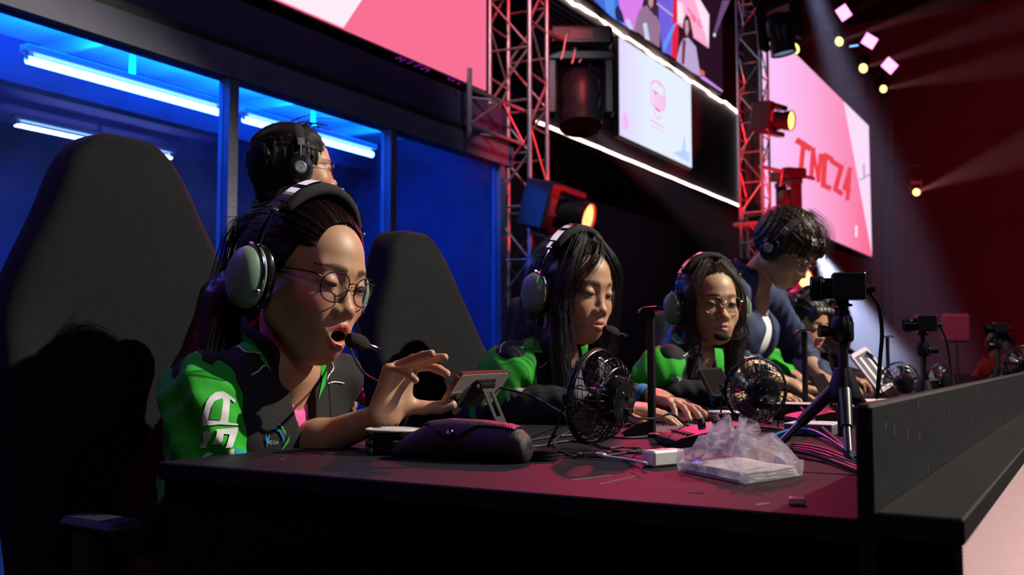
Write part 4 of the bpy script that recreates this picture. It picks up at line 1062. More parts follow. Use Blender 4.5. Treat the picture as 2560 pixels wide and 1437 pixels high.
def headset(M, label, kind='aviation', mic=True, cable=None, group='aviation headsets worn by the players', micend=None, cup_z=-.018):
    t = thing('headset', tuple(W(M, (0, 0, 0))), label, 'headset', group); L = M
    if kind == 'aviation':
        for s in (-1, 1):
            Mc = L @ T3(-.008, s * .086, cup_z) @ RX(-4 * s)
            g = G(); g.lathe([(.0, .0), (.030, .0), (.040, .001), (.043, .004), (.0435, .012), (.041, .016), (0, .016)], 32, Mc @ Matrix.Diagonal((.86, 1, 1.22, 1)) @ (RX(-90) if s > 0 else RX(90)))
            sh = g.obj('ear_seal', M_gloss, t, world=True)
            g = G(); prof = [(.0365, .016), (.039, .018), (.0395, .024), (.0385, .034), (.035, .043), (.028, .050), (.018, .054), (.008, .0555), (0, .056)]
            g.lathe(prof, 36, Mc @ Matrix.Diagonal((.86, 1, 1.25, 1)) @ (RX(-90) if s > 0 else RX(90)))
            cup = g.obj('ear_cup', M_cup, t, world=True)
            # chrome stirrup around the front of the cup
            pts = [W(Mc, (.036 * math.cos(a) * .96, s * (.030 - .004 * math.cos(a)), .051 * math.sin(a))) for a in np.linspace(math.radians(95), math.radians(-25), 18)]
            G().tube(pts, .0032, 8).obj('stirrup', M_chrome, t, world=True)
            g = G(); g.lathe([(0, 0), (.005, 0), (.005, .004), (.003, .006), (0, .006)], 12, Mc @ T3(.033, s * .030, -.018) @ (RX(-90) if s > 0 else RX(90)) @ T3(0, 0, 0)); g.obj('pivot_screw', M_chrome, t, world=True)
            # spring arm from cup to band
            pts = spline([W(L, p) for p in ((-.008, s * .107, cup_z + .052), (-.006, s * .106, .055), (-.004, s * .094, .088), (-.004, s * .072, .115))], 18)
            V = []; 
            g = G(); g.tube(pts, .0052, 8); g.obj('slide_arm', M_gloss, t, world=True)
            g = G(); g.tube([p + np.array(L.to_3x3() @ Vector((.006, s * .002, 0))) for p in pts], .0017, 6); g.obj('chrome_edge', M_chrome, t, world=True)
            g = G(); g.box((0, 0, 0), (.007, .004, .011), L @ T3(.0, s * .094, .094) @ RX(s * 38), bev=.002); g.obj('slide_clamp', M_chrome, t, world=True)
            g = G(); g.ell((0, 0, 0), (.004, .004, .004), L @ T3(.006, s * .099, .089)); g.obj('clamp_screw', M_chrome, t, world=True)
        # metal band and padded cover over the crown
        def arc(r0y, r0z, cz, a0, a1, n): return [(0, r0y * math.sin(a), cz + r0z * math.cos(a)) for a in np.linspace(math.radians(a0), math.radians(a1), n)]
        V = []; Fq = []
        A = arc(.095, .112, .028, -58, 58, 30)
        for i, p in enumerate(A):
            nrm = Vector((0, p[1] / .095 ** 2, (p[2] - .028) / .112 ** 2)).normalized(); B = Vector((1, 0, 0)); e = math.sin(math.pi * i / (len(A) - 1)) ** .35
            hw = .010 + .017 * e; th = .004 + .0075 * e
            for k in range(12):
                a = 2 * math.pi * k / 12; cc, ss = math.cos(a), math.sin(a)
                q = Vector(p) + B * (hw * np.sign(cc) * abs(cc) ** .7 - .004) + nrm * (th * np.sign(ss) * abs(ss) ** .7 + .004); V.append(W(L, q))
        n = len(A)
        for i in range(n - 1):
            for k in range(12): Fq.append((i * 12 + k, i * 12 + (k + 1) % 12, (i + 1) * 12 + (k + 1) % 12, (i + 1) * 12 + k))
        Fq += [tuple(range(12))[::-1], tuple((n - 1) * 12 + k for k in range(12))]
        mesh_obj('headband_pad', V, Fq, M_pad, t, world=True)
        for s in (-1, 1):
            g = G()
            for a0, a1 in ((14, 30), (36, 52)):
                P_ = [W(L, (.0 + .0, s * .110 * math.sin(a), .028 + .1285 * math.cos(a))) for a in np.linspace(math.radians(a0), math.radians(a1), 6)]
                for a, b in zip(P_[:-1], P_[1:]):
                    ax = np.array(L.to_3x3() @ Vector((1, 0, 0))); up = np.cross(b - a, ax); up /= np.linalg.norm(up) * 1.0; up *= .0012
                    Vv = [a - ax * .011, a + ax * .011, b + ax * .011, b - ax * .011]; g.add([v + up for v in Vv] + [v - up for v in Vv], [(0, 1, 2, 3), (7, 6, 5, 4), (0, 4, 5, 1), (1, 5, 6, 2), (2, 6, 7, 3), (3, 7, 4, 0)])
            g.obj('band_plate', M_chrome, t, world=True)
        if mic:
            e = micend or (.128, .012, -.082)
            G().tube(spline([W(L, p) for p in ((.012, .115, -.050), (.045, .112, -.085), (.100, .085, -.092), (e[0] + .012, e[1] + .045, e[2] - .006), (e[0] + .002, e[1] + .012, e[2]))], 24), .0026, 8).obj('mic_boom', M_gloss, t, world=True)
            g = G(); Mm = frame(Vector(W(L, e)), L.to_3x3() @ Vector((.25, 1, -.15)))
            g.lathe([(0, -.019), (.009, -.018), (.0125, -.012), (.0132, 0), (.012, .011), (.0085, .019), (.005, .024), (0, .025)], 20, Mm); g.obj('mic_foam', M_foam, t, world=True)
    else:
        for s in (-1, 1):
            Mc = L @ T3(-.008, s * .078, -.012)
            G().lathe([(0, 0), (.036, 0), (.042, .004), (.043, .014), (.038, .018), (0, .018)], 28, Mc @ Matrix.Diagonal((.92, 1, 1.1, 1)) @ (RX(-90) if s > 0 else RX(90))).obj('ear_pad', M_pad, t, world=True)
            G().lathe([(.036, .016), (.038, .022), (.034, .034), (.022, .038), (0, .039)], 28, Mc @ Matrix.Diagonal((.92, 1, 1.1, 1)) @ (RX(-90) if s > 0 else RX(90))).obj('ear_cup', M_gloss, t, world=True)
            G().lathe([(0, .038), (.017, .0395), (.018, .038), (.014, .041), (.006, .0395), (0, .041)], 24, Mc @ (RX(-90) if s > 0 else RX(90))).obj('cup_emblem', mat('grey_emblem', (.35, .36, .4), .3, .5), t, world=True)
            G().tube(spline([W(L, p) for p in ((-.008, s * .112, -.012), (-.006, s * .108, .03), (-.004, s * .098, .068))], 10), .0045, 8).obj('yoke', M_plastic, t, world=True)
            g = G(); g.box((0, 0, 0), (.009, .0035, .012), L @ T3(-.004, s * .1, .062) @ RX(s * 18), bev=.002); g.obj('slider', mat('grey_slider', (.3, .3, .33), .35, .6), t, world=True)
        P_ = [W(L, (-.004, .099 * math.sin(a), .030 + .100 * math.cos(a))) for a in np.linspace(math.radians(-78), math.radians(78), 30)]
        V = []; Fq = []; ax = np.array(L.to_3x3() @ Vector((1, 0, 0)))
        for i, p in enumerate(P_):
            c0 = W(L, (-.004, 0, .030)); nn = p - c0; nn /= np.linalg.norm(nn)
            for k in range(8):
                a = 2 * math.pi * k / 8; V.append(p + ax * .015 * math.cos(a) + nn * .005 * math.sin(a))
        for i in range(29):
            for k in range(8): Fq.append((i * 8 + k, i * 8 + (k + 1) % 8, (i + 1) * 8 + (k + 1) % 8, (i + 1) * 8 + k))
        mesh_obj('headband', V, Fq, M_pad, t, world=True)
    if cable is not None:
        G().tube(spline(cable, 40), .0024, 6).obj('cable', M_plastic, t, world=True)
    return t

def spectacles(M, label, rim, group=None, sz=1.0, r=.0010, drop=0.0):
    t = thing('eyeglasses', tuple(W(M, (.1, 0, 0))), label, 'glasses', group)
    X = .1035
    for s in (-1, 1):
        pts = []
        for k in range(28):
            a = 2 * math.pi * k / 28; c, q = math.cos(a), math.sin(a)
            yy = s * .0325 + .0248 * sz * np.sign(c) * abs(c) ** .85 * (1 + .06 * q); zz = -.006 - drop + .0235 * sz * np.sign(q) * abs(q) ** .85
            xx = X - .35 * max(0, abs(yy) - .03) + .10 * (zz + .006)
            pts.append(W(M, (xx, yy, zz)))
        G().tube(pts, r, 8, closed=True).obj('rim', rim, t, world=True)
        c = sum(pts) / len(pts); mesh_obj('lens', [tuple(c)] + [tuple(p) for p in pts], [(0, 1 + k, 1 + (k + 1) % 28) for k in range(28)], M_lens, t, world=True)
        hx = W(M, (X - .012, s * (.0325 + .0248 * sz), .006 - drop))
        G().tube(spline([hx, W(M, (X - .02, s * .068, .009 - drop)), W(M, (.05, s * .074, .008 - drop)), W(M, (.0, s * .076, .004))], 16), r * 1.15, 6).obj('temple', rim, t, world=True)
        G().tube(spline([W(M, (X - .004, s * .0115, -.002 - drop)), W(M, (X + .001, s * .010, -.010 - drop)), W(M, (X - .004, s * .0085, -.014 - drop))], 8), r * .7, 6).obj('nose_pad_arm', rim, t, world=True)
        G().ell((0, 0, 0), (.0035, .0012, .006), M @ T3(X - .006, s * .0085, -.0165 - drop) @ RZ(-s * 25), n=10).obj('nose_pad', M_lens, t, world=True)
    G().tube(spline([W(M, (X + .0015, -.0088, .002 - drop)), W(M, (X + .004, 0, .0055 - drop)), W(M, (X + .0015, .0088, .002 - drop))], 10), r * 1.1, 8).obj('bridge', rim, t, world=True)
    return t

def eyes(M, par, gaze=(1, 0, -.35), lids=.55, h=1.0):
    for s in (-1, 1):
        g = G(); g.ell((0, 0, 0), (.0143, .0143, .0143), n=32)
        V = np.array(g.V); gz = np.array(gaze, float); gz /= np.linalg.norm(gz)
        dt = V @ gz / .0143; cols = np.where((dt > .91)[:, None], np.array((.03, .015, .01)), np.array((.62, .58, .56)))
        A = np.array(M); Wv = (V + np.array((EYE[0], s * EYE[1], EYE[2]))) @ A[:3, :3].T + A[:3, 3]
        mesh_obj('eye', Wv, g.F, M_eye, par, world=True, cols=cols)
        g = G(); pts = []
        for t_ in np.linspace(-.0135, .0150, 14):
            z = -.0012 - .0020 * (1 - lids) - 26 * t_ * t_ * .7 + .0034 * lids * .5
            x = EYE[0] + .0166 * math.sqrt(max(0, 1 - (t_ / .0172) ** 2 - (z / .0155) ** 2)) + .0003
            pts.append(W(M, (x, s * (EYE[1] + t_), z)))
        g.tube(pts, [.0004 + .0008 * math.sin(math.pi * min(1, (i + 1) / 13)) for i in range(14)], 6)
        for i in range(2, 14):
            p = pts[i]; d = np.array(M.to_3x3() @ Vector((.7, s * (i - 6) * .09, -.45))); d /= np.linalg.norm(d)
            g.tube([p, p + d * .004, p + d * .0065 + np.array((0, 0, .0012))], [.0003, .0002, .0001], 4)
        g.obj('eyelashes', M_lash, par, world=True)

def folds(a, b, amp, fr=22, tw=14, ph=0.0, w=0.12):
    a = np.array(a, float); b = np.array(b, float); d = (b - a); L = np.linalg.norm(d); d /= L
    u = np.cross(d, (0, 0, 1.0)); u /= np.linalg.norm(u); v = np.cross(d, u)
    def f(P):
        q = P - a; t = q @ d; x = q @ u; y = q @ v
        s = np.sin(6.283 * (t * fr * .22 + x * tw * .85 + y * tw * .5) + 1.2 * np.sin(y * 24 + ph + t * 13) + ph)
        s2 = np.sin(6.283 * (t * fr - y * tw) + 1.3 * np.sin(x * 41 + 2 * ph))
        return amp * (.9 * np.sign(s) * np.abs(s) ** 1.2 + .25 * s2)
    return f

def figure(name_label, hc, ypr, NB, shR, shL, elR, elL, wrR, wrL, chest, pelvis, hands, top, hair, face, res=(.003, .0045), standing=False, knees=True, base=None, group=None, cap_mat=None):
    """hands: list of hand dicts; top: 'team' | 'blazer' | 'tee:...'; face: dict"""
    hc, NB, shR, shL, elR, elL, chest, pelvis = [np.array(p, float) for p in (hc, NB, shR, shL, elR, elL, chest, pelvis)]
    R = head_R(*ypr); sc = face.get('scale', 1.0); M = MH(R, hc, sc)
    base = base if base is not None else (pelvis[0], pelvis[1], 0)
    t = thing('person', base, name_label, 'person', group)
    hh = res[0]; o = face.get('open', 0.0)
    hf = head_sdf(o, face.get('lids', .5), face.get('male', False), ears=face.get('ears', False))
    f = F((local(hf, R, hc, sc), 'u', 0))
    nt = W(M, (-.030, 0, -.075)); nr = .043 if not face.get('male') else .050
    f.u(cone(nt, NB + np.array((.0, 0, .01)), nr * .95, nr * 1.08), .022)
    f.u(cone(NB + (0, -.03, -.015), NB + (0, .03, -.015), .040, .040), .02)
    f.u(cone(NB + (.010, 0, -.02), NB + (chest - NB) * .7 + (.03, 0, .0), .040, .045), .02)
    lo, hi = bounds([hc, NB], .135 * sc); lo[2] = NB[2] - .13
    parts = [nets(f, lo, hi, hh)]
    # arms and hands
    hcols = []
    for hd in hands:
        Fh, l2, h2, tips = hand_sdf(hd['w'], hd['f'], hd['n'], hd['side'], hd.get('curl', (40, 45, 50, 55)), hd.get('spread', 7), hd.get('s', .95), hd.get('thumb', (.55, .75, .35)), hd.get('tcurl', 20))
        el_ = np.array(hd['el'], float); w_ = np.array(hd['w'], float)
        Fh.u(cone(el_, w_, .042 * hd.get('th', 1), .0255 * hd.get('th', 1)), .012)
        Fh.u(cone(el_, el_ + (w_ - el_) * .45, .040 * hd.get('th', 1), .041 * hd.get('th', 1)), .02)
        shx = shR if np.linalg.norm(el_ - elR) < np.linalg.norm(el_ - elL) else shL; exj = elR if shx is shR else elL
        shi = shx + (NB - shx) * .12
        Fh.u(cone(el_, exj, .036, .037), .012); Fh.u(cone(exj, shi, .037, .040), .015); Fh.u(cone(shi, NB + (0, 0, -.03), .036, .036), .02)
        l3, h3 = bounds([el_, w_, exj, shi, NB + (0, 0, -.03)], .06); parts.append(nets(Fh, np.minimum(l2, l3), np.maximum(h2, h3), hd.get('h', hh)))
    V, Q = join(parts)
    base_s = np.array(face.get('skin', SKIN)); C = np.tile(base_s, (len(V), 1))
    Lc = (V - hc) @ R / sc; nh = len(parts[0][0])
    C[:nh] = head_cols(Lc[:nh], base_s, face.get('lip', (.62, .13, .13)), o, face.get('blush', .5), face.get('brow', .9))
    C[nh:] *= (1.02 + .05 * np.sin(V[nh:, 0:1] * 160) * np.sin(V[nh:, 2:3] * 190))
    mesh_obj('body', V, Q, M_skin, t, world=True, cols=C)
    eyes(M, t, face.get('gaze', (1, 0, -.4)), face.get('lids', .5))
    # ---- clothes
    h2 = res[1]; bv = []
    def torso(g, grow=0.0):
        lat = (shL - shR); lat /= np.linalg.norm(lat)
        for s in (-1, 1):
            g.u(cone(chest + lat * s * .062, pelvis + lat * s * .062 + (0, 0, .02), .108 + grow, .118 + grow), .03)
        g.u(cone(shR, shL, .054 + grow, .054 + grow), .045)
        g.u(cone(NB + (-.012, -.05, .0), NB + (-.012, .05, .0), .040 + grow, .040 + grow), .05)
        g.u(ell(chest + (.012 if not face.get('male') else -.03, 0, .02), (.110 + grow, .150 + grow, .12)), .04)
        return g
    mats = {'team': (M_jblack, M_jgreen, M_pink), 'blazer': (M_navy, M_navy, M_tee), 'dark': (M_jblack, M_jblack, M_tee), 'orange': (mat('orange_shirt', (.85, .07, .02), .8), mat('orange_shirt', (.85, .07, .02), .8), M_white)}[top]
    g = F((cone(chest, chest + (0, 0, .01), .1, .1), 'u', 0)); torso(g)
    fo = folds(NB, pelvis, .0035, 16, 9, 1.0); g.disp.append(fo)
    Vd = face.get('vneck', .13)
    vdir = np.array((math.cos(math.radians(face.get('chest_yaw', 0))), math.sin(math.radians(face.get('chest_yaw', 0))), 0))
    vo = face.get('vo', (.048, .036)); vr = face.get('vr', (.036, .014))
    for ex_ in (0, .022, .044, .066): g.cut(cone(NB + vdir * (vo[0] + ex_) + (0, 0, .055), NB + vdir * (vo[1] + ex_) + (0, 0, -Vd), vr[0], vr[1]), .006)
    g.cut(cone(NB + (-.002, 0, .01), NB + vdir * .02 + (0, 0, .13), .046, .066), .006)
    lo, hi = bounds([shR, shL, pelvis, chest, NB], .20); lo[2] = pelvis[2] - .10
    Vj, Qj = nets(g, lo, hi, h2); mesh_obj('jacket', Vj, Qj, mats[0], t, world=True); bv.append(bvh_of(Vj, Qj)); jb = bv[0]
    # shirt under it
    g = F((cone(chest, chest + (0, 0, .01), .09, .09), 'u', 0)); torso(g, -.014)
    if not face.get('tee'):
        for ex_ in (0, .022, .044, .066): g.cut(cone(NB + vdir * (.052 + ex_) + (0, 0, .05), NB + vdir * (.032 + ex_) + (0, 0, -Vd * face.get('shirt_v', .5)), .036, .008), .006)
    g.cut(cone(NB + (-.002, 0, -.01), NB + vdir * .02 + (0, 0, .12), .053, .075), .006)
    Vs, Qs = nets(g, lo, hi, h2 * 1.3); mesh_obj('shirt', Vs, Qs, mats[2], t, world=True)
    # sleeves
    sl = {}
    for nm, sh, el, wr, cut_ in (('R', shR, elR, wrR, face.get('cuffR', .8)), ('L', shL, elL, wrL, face.get('cuffL', .8))):
        sh2 = sh + (el - sh) * (.10 if nm == 'R' else face.get('slL', .10)) if nm == 'L' else sh + (el - sh) * face.get('slR', .10); we = el + (np.array(wr, float) - el) * cut_
        fat = face.get('sleeve', 1.0)
        g = F((cone(sh2, el, .074 * fat, .061 * fat), 'u', 0))
        if face.get('fore_black'):
            g2 = F((cone(el, we, .056 * fat, .040 * fat), 'u', 0)); g2.disp.append(folds(el, we, .004, 24, 9, 1.3)); l4, h4 = bounds([el, we], .09)
            Va, Qa = nets(g2, l4, h4, h2); mesh_obj('lower_sleeve', Va, Qa, M_jblack, t, world=True)
        else: g.u(cone(el, we, .058 * fat, .043 * fat), .03)
        ff = folds(sh, el, .0075 * fat, 20, 13, .4 if nm == 'R' else 2.1); g.disp.append(ff)
        dcut = (el - sh) / np.linalg.norm(el - sh)
        lo, hi = bounds([sh, el, we], .105)
        Vv, Qv = nets(g, lo, hi, h2 * .9); mesh_obj('sleeve', Vv, Qv, mats[1], t, world=True, smooth=True)['label'] = {'team': 'green sleeve with white lettering'}.get(top, 'sleeve')
        if top != 'team': del D.objects[t.children[-1].name]['label']
        bv.append(bvh_of(Vv, Qv)); sl[nm] = bv[-1]
        # cuff
        G().tube([we - (we - el) / np.linalg.norm(we - el) * .012, we + (we - el) / np.linalg.norm(we - el) * .014], [.043 * fat, .037 * fat], 20).obj('cuff', (mat('blue_cuff', (.02, .20, .55), .8) if face.get('fore_black') else M_teal) if top == 'team' else mats[0], t, world=True)
    # stand collar
    g = G()
    ch = []
    for a in np.linspace(-150, 150, 25):
        ar = math.radians(a + 180); e = abs(a) / 150
        d = np.array((math.cos(ar) * vdir[0] - math.sin(ar) * vdir[1], math.cos(ar) * vdir[1] + math.sin(ar) * vdir[0], 0))
        ch.append(NB + d * (.070 + .012 * e) + np.array((0, 0, .052 - .050 * e ** 2)) + vdir * .010)
    tail = [NB + vdir * .098 + np.array((0, 0, -Vd * .85))]
    path = [NB + vdir * .10 + np.array((vdir[1] * -s_ * 0, 0, -Vd)) for s_ in (0,)]
    P_ = spline(ch[3:-3:2], 60)
    Vc = []; Fc = []
    for i, p in enumerate(P_):
        c0 = NB + np.array((0, 0, p[2] - NB[2])); outd = p - c0; outd[2] = 0; outd /= np.linalg.norm(outd) + 1e-9
        e = min(1, min(i, len(P_) - 1 - i) / 12); hgt = .010 + .022 * e
        for k in range(10):
            a = 2 * math.pi * k / 10; Vc.append(p + outd * (.0085 * math.cos(a)) + np.array((0, 0, hgt * math.sin(a))) + outd * .006 * math.sin(a))
    for i in range(len(P_) - 1):
        for k in range(10): Fc.append((i * 10 + k, i * 10 + (k + 1) % 10, (i + 1) * 10 + (k + 1) % 10, (i + 1) * 10 + k))
    Fc += [tuple(range(10))[::-1], tuple((len(P_) - 1) * 10 + k for k in range(10))]
    mesh_obj('collar', Vc, Fc, mats[0], t, world=True); bv.append(bvh_of(Vc, Fc))
    # legs and shoes
    g = F((ell(pelvis + (0, 0, 0), (.13, .17, .12)), 'u', 0))
    for s in (-1, 1):
        hip = pelvis + (0, s * .09, -.02)
        if standing: kn = np.array((hip[0] + .03, hip[1], .48)); an = np.array((hip[0] - .04, hip[1], .09))
        else: kn = hip + (.40, s * .03, -.03); kn[2] = max(.47, min(kn[2], .52)); an = np.array((kn[0] + .02, kn[1], .09))
        g.u(cone(hip, kn, .085, .062), .03); g.u(cone(kn, an, .060, .043), .02)
        sg = G().ell((an[0] + .06, an[1], .045), (.135, .045, .045), n=16).obj('shoe', M_plastic, t, world=True)
    lo, hi = bounds([pelvis, (pelvis[0] + .45, pelvis[1] - .15, .08), (pelvis[0] + .45, pelvis[1] + .15, .5)], .15)
    Vp, Qp = nets(g, lo, hi, .011); mesh_obj('trousers', Vp, Qp, M_pants, t, world=True)
    # ---- hair
    hm = cap_mat or M_hair
    g = F(); S = sc
    def LH(fn): return local(fn, R, hc, sc)
    grow = hair.get('vol', 1.0)
    g.ops.append((LH(ell((-.024, 0, .040), (.103 * grow, .0835 * grow, .088 * grow))), 'u', 0))
    if hair.get('bulk'): g.u(LH(ell((-.070, 0, .012), (.062, .072, .075))), .03)
    if hair.get('fringe'):
        for yy in (-.045, -.02, .005, .03, .05): g.u(LH(ell((.070, yy, .050), (.028, .018, .040))), .01)
    cutc, cutr = hair.get('cut', ((.105, 0, -.012), (.088, .098, .092)))
    g.cut(LH(ell(cutc, cutr)), .006)
    g.cut(LH(ell((.055, 0, -.095), (.09, .13, .07))), .01)
    for (a, b, ra, rb) in hair.get('locks', []):
        pa = W(M, a[1]) if a[0] == 'h' else np.array(a[1]); pb = W(M, b[1]) if b[0] == 'h' else np.array(b[1]); g.u(cone(pa, pb, ra, rb), .02)
    amp = hair.get('tex', .0012)
    Ri = np.array(R, f32)
    g.disp.append(lambda P: (amp * np.sin(((P - hc) @ Ri)[:, 1] * 520 + 3 * np.sin(((P - hc) @ Ri)[:, 2] * 22)) + amp * .7 * np.sin(((P - hc) @ Ri)[:, 0] * 330 + ((P - hc) @ Ri)[:, 1] * 260)).astype(f32))
    pts = [hc] + [np.array(W(M, q[1][1]) if q[1][0] == 'h' else q[1][1]) for q in hair.get('locks', [])]
    lo, hi = bounds(pts, .14 * sc)
    Vh, Qh = nets(g, lo, hi, hair.get('h', hh * 1.05)); ho = mesh_obj('hair', Vh, Qh, hm, t, world=True)
    hb = bvh_of(Vh, Qh)
    # loose strands combed over the surface
    gl = []
    ns = hair.get('strands', 0)
    for i in range(ns):
        a = math.radians(RNG.uniform(-85, 85)); P2 = []
        x0 = .075 - .02 * abs(math.sin(a)); lift = 1.015 + RNG.random() ** 2 * .035
        for k in range(12):
            u = k / 11; ph = math.radians(38 + 118 * u); x = -.024 + .105 * grow * lift * math.cos(ph); rr_ = math.sin(ph)
            P2.append(W(M, (x, .0845 * grow * lift * rr_ * math.sin(a + .1 * u), .040 + .089 * grow * lift * rr_ * math.cos(a + .1 * u))))
        gl.append(P2)
    for gd in hair.get('curtain', []):
        for i in range(gd['n']):
            j0 = RNG.normal(0, 1, 3) * gd['j']; j1 = j0 * 1.3 + RNG.normal(0, 1, 3) * gd['j'] * .5
            pts_ = [(W(M, p[1]) if p[0] == 'h' else np.array(p[1], float)) for p in gd['p']]
            pts_ = [p + (j0 * (1 - k / (len(pts_) - 1)) * .7 + j1 * k / (len(pts_) - 1)) for k, p in enumerate(pts_)]
            gl.append(spline(pts_, 14))
    if gl: strands('loose_hair', gl, hair.get('smat', hm), ho, r=hair.get('sr', .0007))
    return dict(t=t, M=M, bv=bv, jacket=jb, sleeve=sl, hair=ho)

def V3(*a): return np.array(a, float)
# ================================================================== THE PLAYERS
# woman in front
hc = at_d(768, 690, 1.65); NB = hc + V3(-.048, .004, -.145)
shR = NB + V3(-.045, -.135, -.036); shL = NB + V3(-.03, .155, -.034)
p1 = figure('woman in front with mouth open, dark round glasses, green team jacket, raised hand', hc, (-4, 12, -5), NB, shR, shL,
    V3(-1.215, 1.09, .69), V3(-1.25, 1.32, .735), V3(-1.03, 1.17, .665), V3(-1.01, 1.285, .822), NB + V3(-.075, 0, -.13), V3(-1.37, 1.22, .56),
    [dict(w=V3(-1.005, 1.275, .802), el=V3(-1.235, 1.245, .722), f=(.36, .02, .93), n=(1, -.05, -.3), side=-1, curl=((62, 22, 8), (54, 6, 4), (50, 4, 4), (74, 16, 10)), spread=7, th=.88, thumb=(.16, .62, .62), tcurl=10, s=.98, h=.002),
     dict(w=V3(-1.03, 1.17, .665), el=V3(-1.18, 1.10, .67), f=(1, .1, -.1), n=(0, 0, -1), side=1, h=.004)],
    'team', dict(vol=1.0, bulk=True, tex=.0008, cut=((.105, 0, -.020), (.088, .094, .092)), strands=420, sr=.0006, h=.0028, smat=mat('dark_red_hair', (.022, .007, .009), .4),
                 locks=[(('h', (-.095, 0, .0)), ('h', (-.150, -.015, -.075)), .045, .050), (('h', (-.150, -.015, -.075)), ('w', NB + V3(-.135, -.065, -.03)), .050, .048), (('w', NB + V3(-.135, -.065, -.03)), ('w', NB + V3(-.17, -.06, -.20)), .048, .035)],
                 curtain=[dict(n=110, j=.009, p=[('h', (-.06, -.045, .085)), ('h', (-.13, -.05, .05)), ('h', (-.165, -.03, -.05)), ('w', NB + V3(-.15, -.075, -.05)), ('w', NB + V3(-.18, -.07, -.2))]),
                          dict(n=30, j=.009, p=[('h', (-.07, -.045, .088)), ('h', (-.115, -.05, .065)), ('h', (-.15, -.05, .055))])]),
    dict(open=1.25, lids=.42, slL=.62, slR=.12, sleeve=.95,  blush=1.0, brow=1.0, lip=(.66, .13, .14), gaze=(1, -.05, -.55), cuffL=-.0, cuffR=.6, vneck=.145, chest_yaw=2, scale=1.03), res=(.0016, .0034), cap_mat=M_hair)
hs1 = headset(p1['M'], 'sage green and chrome aviation headset on the woman in front', cable=[W(p1['M'], (0, .105, -.075)), W(p1['M'], (.06, .12, -.14)), hc + V3(.10, .15, -.20), hc + V3(.09, .14, -.27), V3(-1.11, 1.42, .757)])
spectacles(p1['M'], 'round thin dark framed glasses on the woman in front', M_rimd, 'round glasses worn by players', sz=1.0)
t1, bv1 = p1['t'], p1['bv']
# sewn panels and printing on her jacket
def team_marks(t, jb, sr, allb, S, near=True):
    """S maps reference coordinates of the front jacket to this figure"""
    def m(*p): return [S(x, y) for x, y in p]
    patch('green_panel', m((560, 868), (582, 838), (612, 836), (640, 856), (655, 884), (625, 882), (600, 872)), allb, M_jgreen, t, label='green collar panel')
    patch('green_panel', m((655, 884), (668, 905), (678, 930), (664, 915), (650, 895)), allb, M_jgreen, t, label='green collar panel')
    patch('green_panel', m((788, 882), (812, 888), (816, 930), (812, 960), (794, 1000), (804, 950), (800, 915)), allb, M_jgreen, t, label='green front stripe')
    for st in ([(515, 822), (512, 842), (494, 862), (490, 885)], [(578, 850), (598, 866), (612, 880), (635, 882), (655, 886)], [(628, 938), (645, 928), (656, 916), (668, 912)], [(824, 902), (832, 920), (820, 938), (816, 950)], [(818, 959), (832, 955), (846, 956), (858, 958)]):
        stroke_px('piping', m(*st), 4.2 * S.k, allb, M_white, t, label='white piping')
class Map:
    def __init__(s, k, x0, y0, X, Y): s.k, s.x0, s.y0, s.X, s.Y = k, x0, y0, X, Y
    def __call__(s, x, y): return (s.X + (x - s.x0) * s.k, s.Y + (y - s.y0) * s.k)
S1 = Map(1, 0, 0, 0, 0)
team_marks(t1, p1['jacket'], p1['sleeve']['R'], bv1, S1)
zz = lambda *p: [(430 + x / 4.79, 850 + y / 4.79) for x, y in p]
sR = [p1['sleeve']['R']]
M_glyph = M_white
patch('sleeve_letter', zz((370, 1030), (368, 900), (410, 740), (450, 680), (520, 625), (600, 612), (660, 640), (758, 718), (745, 752), (692, 705), (668, 985), (788, 1005), (786, 1020), (560, 1010)), sR, M_glyph, t1, step=3, off=.0011, label='white sleeve lettering')
patch('letter_counter', zz((452, 945), (475, 800), (515, 725), (600, 695), (606, 740), (578, 960)), sR, M_jgreen, t1, step=3, off=.0017)
patch('sleeve_letter', zz((372, 1110), (455, 1092), (445, 1200), (405, 1290), (335, 1285), (385, 1215)), sR, M_glyph, t1, step=3)
patch('sleeve_letter', zz((525, 1070), (788, 1045), (770, 1130), (715, 1285), (640, 1290), (685, 1130), (612, 1125), (600, 1215), (548, 1248), (480, 1248), (525, 1160), (535, 1105)), sR, M_glyph, t1, step=3)
patch('teal_print', zz((740, 1290), (860, 1320), (1000, 1370), (860, 1385), (720, 1395)), sR, M_teal, t1, step=4)
patch('sleeve_letter', zz((420, 1340), (510, 1350), (400, 1415), (345, 1415)), sR, M_glyph, t1, step=4)
patch('sleeve_letter', zz((700, 1310), (745, 1300), (735, 1380), (660, 1395)), sR, M_glyph, t1, step=4)
# chest emblem with small lettering
jb1 = [p1['jacket'], bv1[3]] if len(bv1) > 3 else [p1['jacket']]
M_lime = mat('lime_swirl', (.10, .5, .02), .7); M_sw = mat('blue_swirl', (.01, .16, .42), .7)
patch('emblem_swirl', zz((1270, 995), (1320, 1030), (1352, 1090), (1362, 1150), (1340, 1110), (1310, 1055)), jb1, M_lime, t1, step=4)
patch('emblem_swirl', zz((1190, 1060), (1250, 1040), (1310, 1085), (1345, 1160), (1340, 1240), (1320, 1170), (1280, 1100)), jb1, M_sw, t1, step=4)
patch('emblem_swirl', zz((1408, 1140), (1395, 1220), (1340, 1290), (1270, 1340), (1330, 1270), (1370, 1200)), jb1, M_jgreen, t1, step=4)
patch('emblem_swirl', zz((1122, 1100), (1135, 1190), (1168, 1100), (1140, 1280), (1118, 1190)), jb1, mat('cyan_swirl', (.02, .3, .7), .7), t1, step=4)
